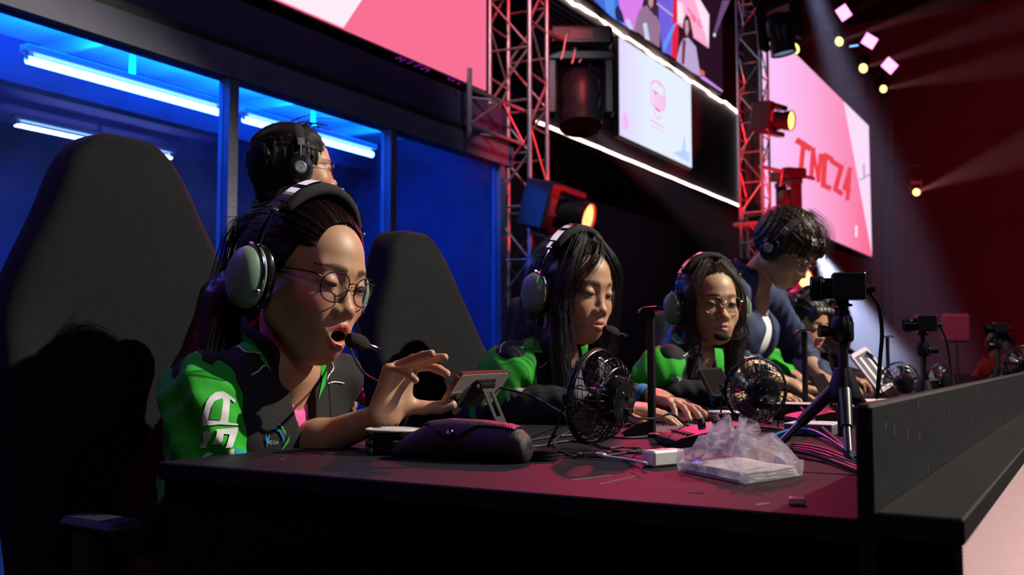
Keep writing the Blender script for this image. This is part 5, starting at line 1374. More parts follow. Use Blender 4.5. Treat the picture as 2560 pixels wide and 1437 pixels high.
def word(par, bv, txt, x, y, w_, h_, m, wpx, slant=0):
    GL = {'M': [[(0, 1), (0, 0), (.5, .6), (1, 0), (1, 1)]], 'E': [[(1, 0), (0, 0), (0, 1), (1, 1)], [(0, .5), (.8, .5)]], 'G': [[(1, .1), (.3, 0), (0, .5), (.3, 1), (1, .9), (1, .55), (.6, .55)]],
          'A': [[(0, 1), (.5, 0), (1, 1)], [(.2, .65), (.8, .65)]], 'O': [[(.5, 0), (0, .5), (.5, 1), (1, .5), (.5, 0)]]}
    n = len(txt)
    for i, c in enumerate(txt):
        for st in GL.get(c, []):
            stroke_px('emblem_letter', [(x + (i + q[0] * .72) * w_ / n, y + q[1] * h_ + slant * i) for q in st], wpx, bv, m, par, n=8)
word(t1, jb1, 'MEGA', 666, 1102, 30, 8, M_white, 1.2)
# fine necklace
nk = [W(p1['M'], (0, 0, 0))]

# second player
hc = at_d(1432, 722, 2.35); NB = hc + V3(-.045, .0, -.150); hc2 = hc
shR = NB + V3(-.035, -.140, -.03); shL = NB + V3(-.03, .145, -.03)
Mq = None
p2 = figure('second player, woman with long straight black hair looking down, green and black team jacket', hc, (-17, 10, -2), NB, shR, shL,
    V3(-1.19, 1.92, .785), V3(-1.13, 2.26, .79), V3(-.96, 1.97, .790), V3(-.92, 2.17, .795), NB + V3(-.07, 0, -.13), V3(-1.32, 2.06, .56),
    [dict(w=V3(-.935, 1.985, .790), el=V3(-1.17, 1.93, .79), f=(.95, .35, -.10), n=(.05, .15, -1), side=1, curl=(14, 16, 20, 24), s=.95, h=.003, thumb=(.6, .7, .1), th=.85),
     dict(w=V3(-.90, 2.16, .800), el=V3(-1.11, 2.24, .795), f=(.85, -.5, -.08), n=(-.05, -.15, -1), side=-1, curl=(14, 16, 20, 24), s=.95, h=.003, thumb=(.6, .7, .1), th=.85)],
    'team', dict(vol=1.02, bulk=True, tex=.0006, strands=260, cut=((.118, -.004, -.030), (.080, .062, .108)), h=.0035,
                 locks=[(('h', (.022, -.068, .035)), ('h', (.040, -.070, -.045)), .024, .024), (('h', (.040, -.070, -.045)), ('h', (.035, -.072, -.13)), .024, .030), (('h', (.035, -.072, -.13)), ('w', NB + V3(.085, -.085, -.16)), .030, .028), (('w', NB + V3(.085, -.085, -.16)), ('w', NB + V3(.10, -.085, -.27)), .028, .018),
                        (('h', (.022, .068, .035)), ('h', (.035, .074, -.06)), .022, .026), (('h', (.035, .074, -.06)), ('w', NB + V3(.075, .075, -.06)), .026, .030), (('w', NB + V3(.075, .075, -.06)), ('w', NB + V3(.10, .07, -.25)), .030, .020),
                        (('h', (-.09, 0, -.02)), ('w', NB + V3(-.09, 0, -.10)), .06, .065)],
                 curtain=[dict(n=150, j=.011, p=[('h', (.03, -.03, .125)), ('h', (.052, -.072, .05)), ('h', (.058, -.086, -.05)), ('w', NB + V3(.085, -.105, -.06)), ('w', NB + V3(.115, -.10, -.27))]),
                          dict(n=60, j=.010, p=[('h', (.04, .01, .125)), ('h', (.075, .055, .06)), ('h', (.065, .078, -.05)), ('w', NB + V3(.09, .08, -.1)), ('w', NB + V3(.12, .07, -.25))]),
                          dict(n=40, j=.006, p=[('h', (.06, .01, .118)), ('h', (.088, -.02, .085)), ('h', (.085, -.05, .045)), ('h', (.072, -.068, -.01))])]),
    dict(lids=.40, blush=.45, lip=(.60, .15, .16), gaze=(1, 0, -.6), cuffL=.95, cuffR=.95, fore_black=True, slR=.24, sleeve=.95, vneck=.13, skin=(.52, .29, .175)), res=(.0024, .0046))
headset(p2['M'], 'sage green aviation headset on the long haired second player', cable=[W(p2['M'], (0, -.105, -.075)), hc + V3(-.03, -.12, -.2), hc + V3(.05, -.16, -.27), V3(-1.05, 1.9, .757)])
S2 = Map(.70, 560, 850, 1300, 858)
team_marks(p2['t'], p2['jacket'], p2['sleeve']['R'], [p2['jacket'], p2['sleeve']['R'], p2['bv'][3]], S2)
z2 = lambda *p: [(1180 + x / 2.566, 560 + y / 2.566) for x, y in p]
s2 = [p2['sleeve']['R']]
patch('sleeve_letter', z2((218, 1050), (340, 1045), (342, 1068), (285, 1075), (318, 1150), (290, 1165), (255, 1078), (240, 1080), (245, 1150), (222, 1150)), s2, M_white, p2['t'], step=3, off=.003, label='white sleeve lettering')
patch('sleeve_letter', z2((245, 1165), (300, 1150), (345, 1180), (385, 1180), (382, 1225), (345, 1215), (310, 1185), (255, 1185)), s2, M_white, p2['t'], step=3, off=.003)
patch('sleeve_letter', z2((305, 1260), (410, 1258), (415, 1280), (345, 1295), (305, 1292)), s2, M_white, p2['t'], step=3, off=.003)

# third player
hc = at_d(1772, 757, 3.0); NB = hc + V3(-.04, .0, -.152)
shR = NB + V3(-.03, -.140, -.03); shL = NB + V3(-.03, .145, -.03)
p3 = figure('third player, woman in round gold glasses facing the camera, green and black team jacket', hc, (-44, 4, 0), NB, shR, shL,
    V3(-1.18, 2.69, .785), V3(-1.10, 3.04, .79), V3(-.95, 2.75, .790), V3(-.90, 2.96, .79), NB + V3(-.07, 0, -.13), V3(-1.30, 2.86, .56),
    [dict(w=V3(-.93, 2.76, .790), el=V3(-1.16, 2.70, .79), f=(.9, .45, -.1), n=(.05, .1, -1), side=1, curl=(20, 24, 28, 30), s=.95, h=.004, th=.85),
     dict(w=V3(-.88, 2.95, .790), el=V3(-1.08, 3.03, .795), f=(.85, -.5, -.1), n=(0, -.1, -1), side=-1, curl=(20, 24, 28, 30), s=.95, h=.004, th=.85)],
    'team', dict(vol=1.02, bulk=True, tex=.0006, strands=160, cut=((.118, 0, -.022), (.082, .066, .104)), h=.004, smat=M_hair_br,
                 locks=[(('h', (.020, -.070, .03)), ('h', (.030, -.072, -.12)), .020, .026), (('h', (.030, -.072, -.12)), ('w', NB + V3(.06, -.10, -.22)), .026, .020),
                        (('h', (.022, .070, .03)), ('h', (.030, .072, -.10)), .020, .030), (('h', (.030, .072, -.10)), ('w', NB + V3(.10, .04, -.26)), .032, .026), (('h', (-.09, 0, -.02)), ('w', NB + V3(-.09, 0, -.10)), .06, .065)],
                 curtain=[dict(n=70, j=.010, p=[('h', (.03, .02, .125)), ('h', (.06, .075, .04)), ('h', (.055, .080, -.08)), ('w', NB + V3(.10, .06, -.12)), ('w', NB + V3(.13, .05, -.27))]),
                          dict(n=60, j=.010, p=[('h', (.03, -.02, .125)), ('h', (.06, -.075, .04)), ('h', (.05, -.085, -.08)), ('w', NB + V3(.08, -.11, -.12)), ('w', NB + V3(.09, -.11, -.26))])]),
    dict(lids=.45, blush=.35, lip=(.50, .17, .16), gaze=(1, .0, -.5), cuffL=.95, cuffR=.95, fore_black=True, slR=.24, sleeve=.95, vneck=.13, chest_yaw=-25, skin=(.50, .29, .18)), res=(.003, .0055))
headset(p3['M'], 'sage green aviation headset on the third player with gold glasses', micend=(.118, -.018, -.096), cable=[W(p3['M'], (0, -.105, -.075)), hc + V3(0, -.12, -.2), V3(-1.05, 2.72, .757)])
spectacles(p3['M'], 'round gold rimmed glasses on the third player', M_gold, 'round glasses worn by players', sz=1.08, r=.0011)
S3 = Map(.56, 560, 850, 1668, 842)
team_marks(p3['t'], p3['jacket'], p3['sleeve']['R'], [p3['jacket'], p3['sleeve']['R'], p3['bv'][3]], S3)
z3 = lambda *p: [(1560 + x / 2.566, 520 + y / 2.566) for x, y in p]
s3 = [p3['sleeve']['R']]
patch('sleeve_letter', z3((300, 1090), (340, 1075), (365, 1095), (362, 1170), (392, 1185), (390, 1205), (350, 1205), (335, 1110), (318, 1110)), s3, M_white, p3['t'], step=3, off=.003, label='white sleeve lettering')
patch('sleeve_letter', z3((280, 1140), (300, 1130), (325, 1190), (390, 1230), (385, 1250), (310, 1215)), s3, M_white, p3['t'], step=3, off=.003)
patch('sleeve_letter', z3((375, 1300), (420, 1280), (430, 1240), (455, 1245), (450, 1295), (400, 1330), (370, 1330)), s3, M_white, p3['t'], step=3, off=.003)

# standing man leaning on the desk
hc = at_d(1968, 622, 3.5); NB = hc + V3(-.115, .0, -.105)
shR = NB + V3(-.04, -.16, -.04); shL = NB + V3(-.02, .18, -.04)
m1 = figure('standing man in navy blazer and white tee leaning over the desk', hc, (-10, 40, 0), NB, shR, shL,
    V3(-1.16, 3.32, .93), V3(-1.03, 3.93, .92), V3(-.97, 3.50, .80), V3(-.90, 3.86, .80), NB + V3(-.05, 0, -.19), V3(-1.33, 3.55, .86),
    [dict(w=V3(-.95, 3.46, .800), el=V3(-1.10, 3.36, .88), f=(.85, .5, -.2), n=(.1, .1, -1), side=1, curl=(35, 40, 45, 50), h=.004, s=1.05),
     dict(w=V3(-.905, 3.84, .800), el=V3(-1.0, 3.90, .88), f=(.55, -.8, -.2), n=(0, -.1, -1), side=-1, curl=(35, 40, 45, 50), h=.004, s=1.05)],
    'blazer', dict(vol=1.10, tex=.003, bulk=True, fringe=True, cut=((.125, 0, -.045), (.075, .080, .095)), strands=120, h=.0045, locks=[], smat=M_hair_br,
         curtain=[dict(n=60, j=.014, p=[('h', (-.02, 0, .135)), ('h', (.06, .01, .125)), ('h', (.112, .015, .07)), ('h', (.118, .01, .03))])]),
    dict(male=True, lids=.3, blush=.1, lip=(.42, .18, .15), cuffL=.85, cuffR=.8, vneck=.30, tee=True, vr=(.042, .046), vo=(.045, .030), chest_yaw=-22, sleeve=.95, skin=(.46, .27, .18), scale=1.03), res=(.0035, .006), standing=True, cap_mat=mat('dark_brown_hair', (.03, .014, .009), .4, noise=.4, nscale=90, bump=.4, bscale=120))
headset(m1['M'], 'black headphones on the standing man in the blazer', kind='phones', group='black studio headphones')
spectacles(m1['M'], 'thin glasses on the man leaning over the desk', M_chrome, None, r=.001)

# man with headphones before the booth, seen from behind
hc = at_d(742, 425, 2.85); NB = hc + V3(-.03, -.04, -.19)
a_ = math.radians(52); fd = V3(math.cos(a_), math.sin(a_), 0); ld = V3(-fd[1], fd[0], 0)
NB = hc - fd * .05 + V3(0, 0, -.17)
def fl(p, f_, l_, u_): return p + fd * f_ + ld * l_ + V3(0, 0, u_)
shR = fl(NB, -.02, -.19, -.04); shL = fl(NB, -.02, .19, -.04)
m2 = figure('man in headphones and glasses seen from behind against the blue booth', hc, (52, -2, 0), NB, shR, shL,
    fl(shR, 0, -.04, -.28), fl(shL, 0, .04, -.28), fl(shR, .18, -.02, -.42), fl(shL, .18, .02, -.42), fl(NB, -.02, 0, -.2), fl(NB, -.02, 0, -.58),
    [dict(w=fl(shR, .18, -.02, -.42), el=fl(shR, 0, -.04, -.28), f=(fd[0], fd[1], -.2), n=(0, 0, -1), side=1, h=.005), dict(w=fl(shL, .18, .02, -.42), el=fl(shL, 0, .04, -.28), f=(fd[0], fd[1], -.2), n=(0, 0, -1), side=-1, h=.005)],
    'dark', dict(vol=1.06, tex=.004, bulk=True, cut=((.115, 0, -.02), (.085, .088, .10)), strands=200, sr=.0012, h=.004, locks=[(('h', (-.07, 0, .0)), ('h', (-.075, 0, -.07)), .055, .04)],
         curtain=[dict(n=40, j=.014, p=[('h', (-.02, -.02, .115)), ('h', (.03, -.02, .128)), ('h', (.07, -.02, .122))])]),
    dict(male=True, lids=.8, brow=1.0, cuffL=.9, cuffR=.9, vneck=.06, skin=(.50, .28, .18)), res=(.003, .007), standing=True)
headset(m2['M'], 'black studio headphones with round emblem on the man before the booth', kind='phones', group='black studio headphones')
spectacles(m2['M'], 'thin rimmed glasses on the man before the booth', M_rimd, None, r=.001)

# players further along, low in detail as they are small and blurred
def far_player(label, px, py, d, ypr, top, face, hairmat, cup=True, res=(.0045, .009), arms=((.12, -.16), (.14, .12))):
    hc = at_d(px, py, d); NB = hc + V3(-.05, 0, -.15); shR = NB + V3(-.03, -.15, -.03); shL = NB + V3(-.03, .15, -.03)
    wR = V3(max(-.98, hc[0] + arms[0][0]), hc[1] + arms[0][1], .80); wL = V3(max(-.98, hc[0] + arms[1][0]), hc[1] + arms[1][1], .80)
    eR = V3(wR[0] - .2, wR[1] - .06, .80); eL = V3(wL[0] - .2, wL[1] + .06, .80)
    q = figure(label, hc, ypr, NB, shR, shL, eR, eL, wR, wL, NB + V3(-.06, 0, -.13), V3(hc[0] - .28, hc[1], .56),
        [dict(w=wR, el=eR, f=(.9, .35, -.1), n=(0, 0, -1), side=1, curl=(30, 35, 40, 45), h=.0055), dict(w=wL, el=eL, f=(.9, -.35, -.1), n=(0, 0, -1), side=-1, curl=(30, 35, 40, 45), h=.0055)],
        top, dict(vol=1.04, tex=.001, bulk=True, fringe=face.get('fringe', False), h=.006, strands=40, sr=.0012, cut=((.118, 0, -.03), (.080, .070, .10))), face, res=res, cap_mat=hairmat)
    if cup: headset(q['M'], 'sage green headset on the ' + label.split(',')[0], micend=(.122, -.01, -.085))
    return q
far_player('fourth player, woman with dark fringe looking down behind the standing man', 2012, 802, 4.15, (-25, 22, 0), 'team', dict(lids=.2, cuffL=.3, cuffR=.3, fringe=True), M_hair)
far_player('fifth player, partly hidden behind the nearest tripod camera', 2082, 822, 4.9, (-20, 15, 0), 'dark', dict(lids=.3, cuffL=.3, cuffR=.3), M_hair_br, arms=((.10, -.12), (.12, .10)))
far_player('far player in an orange shirt near the right edge', 2500, 872, 7.6, (-60, 20, 0), 'orange', dict(lids=.3, cuffL=.5, cuffR=.5), M_hair, cup=False, res=(.007, .012))
# ================================================================== THINGS ON THE DESK
def dz(px, py, z=TZ): return at_Z(px, py, z)
def cyl(name, m, par, M, r, z0, z1, n=28, rb=.0015):
    return G().lathe([(0, z0), (r - rb, z0), (r, z0 + rb), (r, z1 - rb), (r - rb, z1), (0, z1)], n, M).obj(name, m, par, world=True)
# round tin with pale lid
c = at_d(983, 1070, 1.53); c = V3(c[0], c[1], TZ)
t = thing('round_tin', tuple(c), 'black round tin with white lid beside the leather spectacle case', 'tin')
M0 = T3(*c)
G().lathe([(0, 0), (.041, 0), (.0425, .002), (.0425, .010), (.0418, .011), (.0425, .012), (.0425, .022), (.0418, .023), (.0425, .024), (.0425, .035), (0, .035)], 40, M0).obj('body', M_gloss, t, world=True)
G().lathe([(0, .035), (.0432, .035), (.0436, .0362), (.043, .0378), (.0405, .0382), (.0395, .0372), (0, .0372)], 40, M0).obj('lid', mat('lid_white', (.62, .62, .66), .45), t, world=True)
# flat black ringed disc
c = dz(1330, 1152); c = V3(c[0], c[1] + .02, TZ)
t = thing('ringed_disc', tuple(c), 'small stack of black rings just right of the spectacle case', 'puck')
for k in range(3): G().lathe([(0, .0005 + k * .0052), (.027, .0005 + k * .0052), (.0285, .002 + k * .0052), (.0285, .0040 + k * .0052), (.027, .0052 + k * .0052), (0, .0052 + k * .0052)], 36, T3(*c)).obj('ring', M_gloss, t, world=True)
# leather spectacle case
M_leather = mat('dark_leather', (.028, .018, .022), .36, noise=.2, nscale=60, bump=.55, bscale=850)
a = dz(955, 1145); b = dz(1290, 1162); cs = thing('spectacle_case', ((a[0] + b[0]) / 2, (a[1] + b[1]) / 2, TZ), 'dark leather spectacle case with snap flap, in front of the tin', 'case')
ax = np.array([b[0] - a[0], b[1] - a[1] + .004, 0]); Lc = np.linalg.norm(ax); ax /= Lc; ay = np.array([-ax[1], ax[0], 0])
org = V3(a[0], a[1] + .026, TZ + .0006)
us = np.linspace(0, 1, 40)
hgt = lambda u: np.interp(u, [0, .05, .15, .30, .45, .7, .88, .95, 1], [.010, .020, .036, .052, .056, .055, .051, .047, .038])
wid = lambda u: np.interp(u, [0, .05, .15, .35, .6, .85, 1], [.010, .022, .036, .046, .048, .046, .040])
def case_pt(u, ang, o=0.0):
    """ang 0 = front (towards the camera) bottom, runs over the top to the back"""
    w, h = wid(u) / 2 + o, hgt(u) + o; c_, s_ = math.cos(ang), math.sin(ang)
    y = -w * np.sign(c_) * abs(c_) ** .75; z = h * (.5 + .5 * s_) if s_ < 0 else h * (.42 + .58 * abs(s_) ** .9)
    z = h * .42 * (1 + max(s_, -1)) if s_ < 0 else z
    dip = .004 * math.exp(-((u - 1) / .05) ** 2) if False else 0
    return org + ax * (u * Lc) + ay * y * (1 + .12 * math.sin(u * 9)) + V3(0, 0, max(z, 0) + dip)
n = 36; V = [case_pt(u, 2 * math.pi * k / n - math.pi / 2) for u in us for k in range(n)]
Fq = [(i * n + k, i * n + (k + 1) % n, (i + 1) * n + (k + 1) % n, (i + 1) * n + k) for i in range(39) for k in range(n)]
Fq.append(tuple(range(n)))
V2 = len(V); cen = org + ax * (Lc + .003) + V3(0, 0, .018)
for f_, dd in ((.80, -.003), (.5, -.010)):
    for k in range(n): p = V[39 * n + k]; V.append(cen * (1 - f_) + p * f_ + ax * (.002 if f_ > .6 else .003))
V.append(cen)
for j in range(2):
    A = 39 * n if j == 0 else V2; B = V2 + j * n
    for k in range(n): Fq.append((A + k, A + (k + 1) % n, B + (k + 1) % n, B + k))
for k in range(n): Fq.append((V2 + n + k, V2 + n + (k + 1) % n, V2 + 2 * n))
mesh_obj('case_body', V, Fq, M_leather, cs, world=True)
def flap_edge(u): return np.interp(u, [.25, .32, .38, .46, .54, .60, .68, .8, .93], [75, 60, 28, 14, 14, 30, 52, 58, 62])
V = []; Fq = []; uu = np.linspace(.26, .945, 46)
for sgn in (.0013, .0030):
    for u in uu:
        for k in range(14):
            e0 = math.radians(flap_edge(u)); ang = e0 + (math.radians(160) - e0) * k / 13; V.append(case_pt(u, ang, sgn))
for i in range(45):
    for k in range(13):
        q = i * 14 + k; Fq.append((q, q + 1, q + 15, q + 14)); q += 46 * 14; Fq.append((q + 14, q + 15, q + 1, q))
for i in range(45): q = i * 14; Fq.append((q + 14, q, q + 46 * 14, q + 14 + 46 * 14))
for k in range(13): q = k; Fq.append((q, q + 46 * 14, q + 1 + 46 * 14, q + 1)); q = 45 * 14 + k; Fq.append((q + 1, q + 1 + 46 * 14, q + 46 * 14, q))
fl_ = mesh_obj('flap', V, Fq, M_leather, cs, world=True)
g = G(); pts = [case_pt(u, math.radians(flap_edge(u) + 6), .0034) for u in np.linspace(.28, .93, 70)]
for p in pts[::2]: g.box(p, (.0010, .0004, .0004))
g.obj('stitching', mat('dark_thread', (.05, .02, .03), .7), cs, world=True)['kind'] = 'stuff'
p = case_pt(.49, math.radians(26), .0035); q = case_pt(.49, math.radians(26), .006)
G().lathe([(0, 0), (.0052, 0), (.0056, .0008), (.0045, .0022), (0, .0026)], 20, frame(p, q - p)).obj('snap', M_chrome, cs, world=True)

# phone on a folding stand (screen to the player, back to us)
M_bronze = mat('phone_back', (.62, .52, .45), .35, .1); M_pframe = mat('phone_frame', (.30, .16, .16), .25, .9)
P1 = at_d(1150, 932, 1.60); P2 = P1 + V3(.006, .150, .002)
ex = (P2 - P1) / np.linalg.norm(P2 - P1)
Pb = at_d(1088, 1022, 1.615); ey = (P1 - Pb); ey /= np.linalg.norm(ey); ey -= ex * ey.dot(ex); ey /= np.linalg.norm(ey); ez = np.cross(ex, ey)
Mp = Matrix(((ex[0], ey[0], ez[0], 0), (ex[1], ey[1], ez[1], 0), (ex[2], ey[2], ez[2], 0), (0, 0, 0, 1)))
cen = P1 + ex * .0745 - ey * .037; Mp = Matrix.Translation(Vector(cen)) @ Mp
ph = thing('phone', tuple(cen), 'bronze phone with three camera lenses held sideways on a black stand', 'phone')
sgnz = 1 if np.dot(ez, CAM - cen) > 0 else -1
def rrect(hx, hy, r, n=6):
    out = []
    for (sx, sy, a0) in ((1, 1, 0), (-1, 1, 90), (-1, -1, 180), (1, -1, 270)):
        for k in range(n + 1): a = math.radians(a0 + 90 * k / n); out.append((sx * (hx - r) + r * math.cos(a), sy * (hy - r) + r * math.sin(a)))
    return out
G().prism(rrect(.0745, .0370, .010), -.0038, .0038, Mp).obj('frame', M_pframe, ph, world=True)
G().prism(rrect(.0728, .0353, .009), .0034 * sgnz, .0044 * sgnz, Mp).obj('back_glass', M_bronze, ph, world=True)
G().prism(rrect(.0728, .0353, .009), -.0044 * sgnz, -.0036 * sgnz, Mp).obj('screen', emis('phone_screen', (.35, .5, .8), .5), ph, world=True)
cb = (-.054, -.017)
cm = G().prism([(x + cb[0], y + cb[1]) for x, y in rrect(.0165, .0165, .006)], .0042 * sgnz, .0058 * sgnz, Mp).obj('camera_plate', mat('camera_plate', (.34, .28, .23), .25, .5), ph, world=True)
for (x, y) in ((-.0068, -.0068), (-.0068, .0068), (.0072, 0)):
    G().lathe([(0, 0), (.0062, 0), (.0062, .0022), (.0050, .0024), (.0048, .0016), (0, .0014)], 18, Mp @ T3(cb[0] + x, cb[1] + y, .0056 * sgnz) @ (RX(0) if sgnz > 0 else RX(180))).obj('camera_lens', M_gloss, ph, world=True)
# the stand
st = thing('phone_stand', tuple(dz(1235, 1100)), 'black folding metal phone stand behind the spectacle case', 'stand')
hz = cen + ez * sgnz * .016 - ey * .0 ; base = V3(hz[0] + .028, hz[1] + .035, TZ)
G().box((0.004, -.004, .0066 * sgnz), (.030, .030, .0018), Mp, bev=.002).obj('cradle_plate', M_plastic, st, world=True)
h1 = cen + ez * sgnz * .013 + ey * .018
G().tube([h1 - ex * .020, h1 + ex * .020], .0062, 18).obj('hinge', M_gloss, st, world=True)
G().tube([h1 - ex * .0215, h1 - ex * .0203], .0036, 12).obj('hinge_cap', M_chrome, st, world=True)
foot = V3(h1[0] + .040, h1[1] + .01, TZ + .006); dv = foot - h1; dv /= np.linalg.norm(dv)
Ms = frame((h1 + foot) / 2, dv, ex); Lh = np.linalg.norm(foot - h1) / 2
for s in (-1, 1): G().box((s * .0105, 0, 0), (.0050, .0016, Lh), Ms, bev=.001).obj('arm_rail', M_plastic, st, world=True)
for zc in (-Lh + .006, Lh - .008, 0.012): G().box((0, 0, zc), (.007, .0016, .007), Ms).obj('arm_web', M_plastic, st, world=True)
G().tube([foot - ex * .018, foot + ex * .018], .006, 14).obj('hinge', M_gloss, st, world=True)
G().box((foot[0] - .030, foot[1], TZ + .0030), (.045, .035, .0025), bev=.0015).obj('foot_plate', M_plastic, st, world=True)

# ---- desk fans
M_blade = mat('fan_blade', (.20, .19, .22), .35, trans=.35, spec=.4)
M_wire = mat('fan_wire', (.015, .015, .017), .25, .3)
def fan(px, py, d, axis, R_, label, foot_yaw=0, nw=28, lowdet=False):
    c = at_d(px, py, d); axis = np.array(axis, float); axis /= np.linalg.norm(axis)
    Mf = frame(c, axis, (0, 0, 1)); k = R_ / .073
    t = thing('desk_fan', tuple(c), label, 'fan', 'small black desk fans')
    # axis points where the air goes; the motor sits behind
    G().tube([W(Mf, (R_ * math.cos(a), R_ * math.sin(a), 0)) for a in np.linspace(0, 2 * math.pi, 49)[:-1]], .0028 * k, 8, closed=True).obj('outer_ring', M_wire, t, world=True)
    G().tube([W(Mf, (R_ * .99 * math.cos(a), R_ * .99 * math.sin(a), -.006 * k)) for a in np.linspace(0, 2 * math.pi, 49)[:-1]], .0020 * k, 6, closed=True).obj('outer_ring', M_wire, t, world=True)
    # curved radial wires: back guard and front guard, one mesh each shared by rotated copies
    def wires(prof, name, n, r):
        pts = spline([(a, 0, b) for a, b in prof], 10); first = None
        for i in range(n):
            if first is None:
                V, Fq = tube_mesh(pts, r, 5); o = mesh_obj(name, V, Fq, M_wire, t); first = o
            else: o = first.copy(); COL.objects.link(o); o.parent = t
            o.matrix_local = IM(t) @ Mf @ RZ(360 * i / n)
    wires([(.030 * k, -.046 * k), (.050 * k, -.042 * k), (.066 * k, -.024 * k), (R_, 0)], 'back_wire', nw, .0010 * k)
    wires([(.014 * k, .022 * k), (.040 * k, .021 * k), (.064 * k, .013 * k), (R_, 0)], 'front_wire', nw, .0010 * k)
    for rr_, zc in ((.062 * k, -.0285 * k), (.050 * k, -.0425 * k)):
        G().tube([W(Mf, (rr_ * math.cos(a), rr_ * math.sin(a), zc)) for a in np.linspace(0, 2 * math.pi, 37)[:-1]], .0010 * k, 5, closed=True).obj('guard_ring', M_wire, t, world=True)
    G().lathe([(0, .024 * k), (.016 * k, .023 * k), (.018 * k, .020 * k), (.016 * k, .018 * k)], 20, Mf).obj('front_cap', M_gloss, t, world=True)
    mo = G().lathe([(0, -.060 * k), (.024 * k, -.059 * k), (.033 * k, -.055 * k), (.037 * k, -.047 * k), (.0375 * k, -.036 * k), (.033 * k, -.026 * k), (.014 * k, -.020 * k), (.012 * k, -.008 * k), (0, -.008 * k)], 36, Mf).obj('motor_housing', M_gloss, t, world=True)
    if not lowdet:
        for i in range(12):
            a = 2 * math.pi * i / 12; G().box((.0325 * k * math.cos(a), .0325 * k * math.sin(a), -.0555 * k), (.003 * k, .0011 * k, .0012 * k), Mf @ T3(0, 0, 0), bev=.0004).obj('vent', M_matte, mo, world=True)
        for i in range(4):
            a = 2 * math.pi * (i + .5) / 4; G().lathe([(0, 0), (.0022 * k, 0), (.0022 * k, .0014 * k), (0, .0016 * k)], 10, Mf @ T3(.018 * k * math.cos(a), .018 * k * math.sin(a), -.0592 * k) @ RX(180)).obj('screw', M_chrome, mo, world=True)
        G().box((.006 * k, 0, -.061 * k), (.004 * k, .0028 * k, .002 * k), Mf, bev=.0006).obj('switch', M_plastic, mo, world=True)
        G().lathe([(0, 0), (.005 * k, 0), (.004 * k, .008 * k), (0, .009 * k)], 12, Mf @ T3(-.014 * k, 0, -.058 * k) @ RX(180)).obj('cable_boss', M_plastic, mo, world=True)
    for i in range(4):
        V = []; a0 = 2 * math.pi * i / 4 + .4
        for u in np.linspace(0, 1, 7):
            rad = (.012 + .050 * u) * k
            for v_ in np.linspace(-1, 1, 5):
                a = a0 + v_ * (.30 + .42 * u) * (1 - .25 * u); V.append(W(Mf, (rad * math.cos(a), rad * math.sin(a), (v_ * .009 * (1 - .3 * u)) * k)))
        Fq = [(p * 5 + q, p * 5 + q + 1, p * 5 + q + 6, p * 5 + q + 5) for p in range(6) for q in range(4)]
        o = mesh_obj('blade', V, Fq, M_blade, t, world=True); md = o.modifiers.new('t', 'SOLIDIFY'); md.thickness = .0010
    G().lathe([(0, -.010 * k), (.013 * k, -.010 * k), (.013 * k, .010 * k), (0, .012 * k)], 18, Mf).obj('hub', M_plastic, t, world=True)
    # wire foot pivoting at the ring's sides
    hor = np.cross(axis, (0, 0, 1.)); hor /= np.linalg.norm(hor); back = -np.array([axis[0], axis[1], 0]); back /= np.linalg.norm(back)
    for s in (-1, 1):
        G().lathe([(0, 0), (.0065 * k, 0), (.0065 * k, .008 * k), (.004 * k, .010 * k), (0, .010 * k)], 14, frame(c + hor * s * R_, hor * s)).obj('pivot_knob', M_gloss, t, world=True)
    pv = [c + hor * s * (R_ + .004) for s in (-1, 1)]; fz = TZ + .0018
    fw = -back * .035 * k; bw = back * .045 * k
    A0 = pv[0]; B0 = pv[1]
    fa = V3(c[0], c[1], fz)
    pts = spline([A0, (A0 + fa + hor * -R_ * 1.0 + fw) / 2, fa - hor * R_ * .95 + fw, fa - hor * R_ * .9 + bw, fa + hor * R_ * .9 + bw, fa + hor * R_ * .95 + fw, (B0 + fa + hor * R_ + fw) / 2, B0], 56)
    G().tube(pts, .0020 * k, 8).obj('wire_foot', M_wire, t, world=True)
    return c, Mf
f1c, f1M = fan(1484, 990, 1.56, (-1.0, .10, .12), .0745, 'nearest small black desk fan, seen from behind, right of the spectacle case')
f2c, f2M = fan(1888, 975, 2.02, (-.62, .72, .10), .066, 'second desk fan with round black motor, behind the plastic bag')
f3c, f3M = fan(2248, 955, 3.25, (-.5, .8, .1), .066, 'third desk fan, blurred, between first and second tripod cameras', nw=18, lowdet=True)
f4c, f4M = fan(2345, 950, 3.9, (-.8, .5, .1), .066, 'fourth desk fan, blurred, behind the second tripod camera', nw=18, lowdet=True)
f5c, f5M = fan(2555, 905, 3.6, (-.5, .8, .1), .060, 'fifth desk fan cut by the right photo edge', nw=18, lowdet=True)

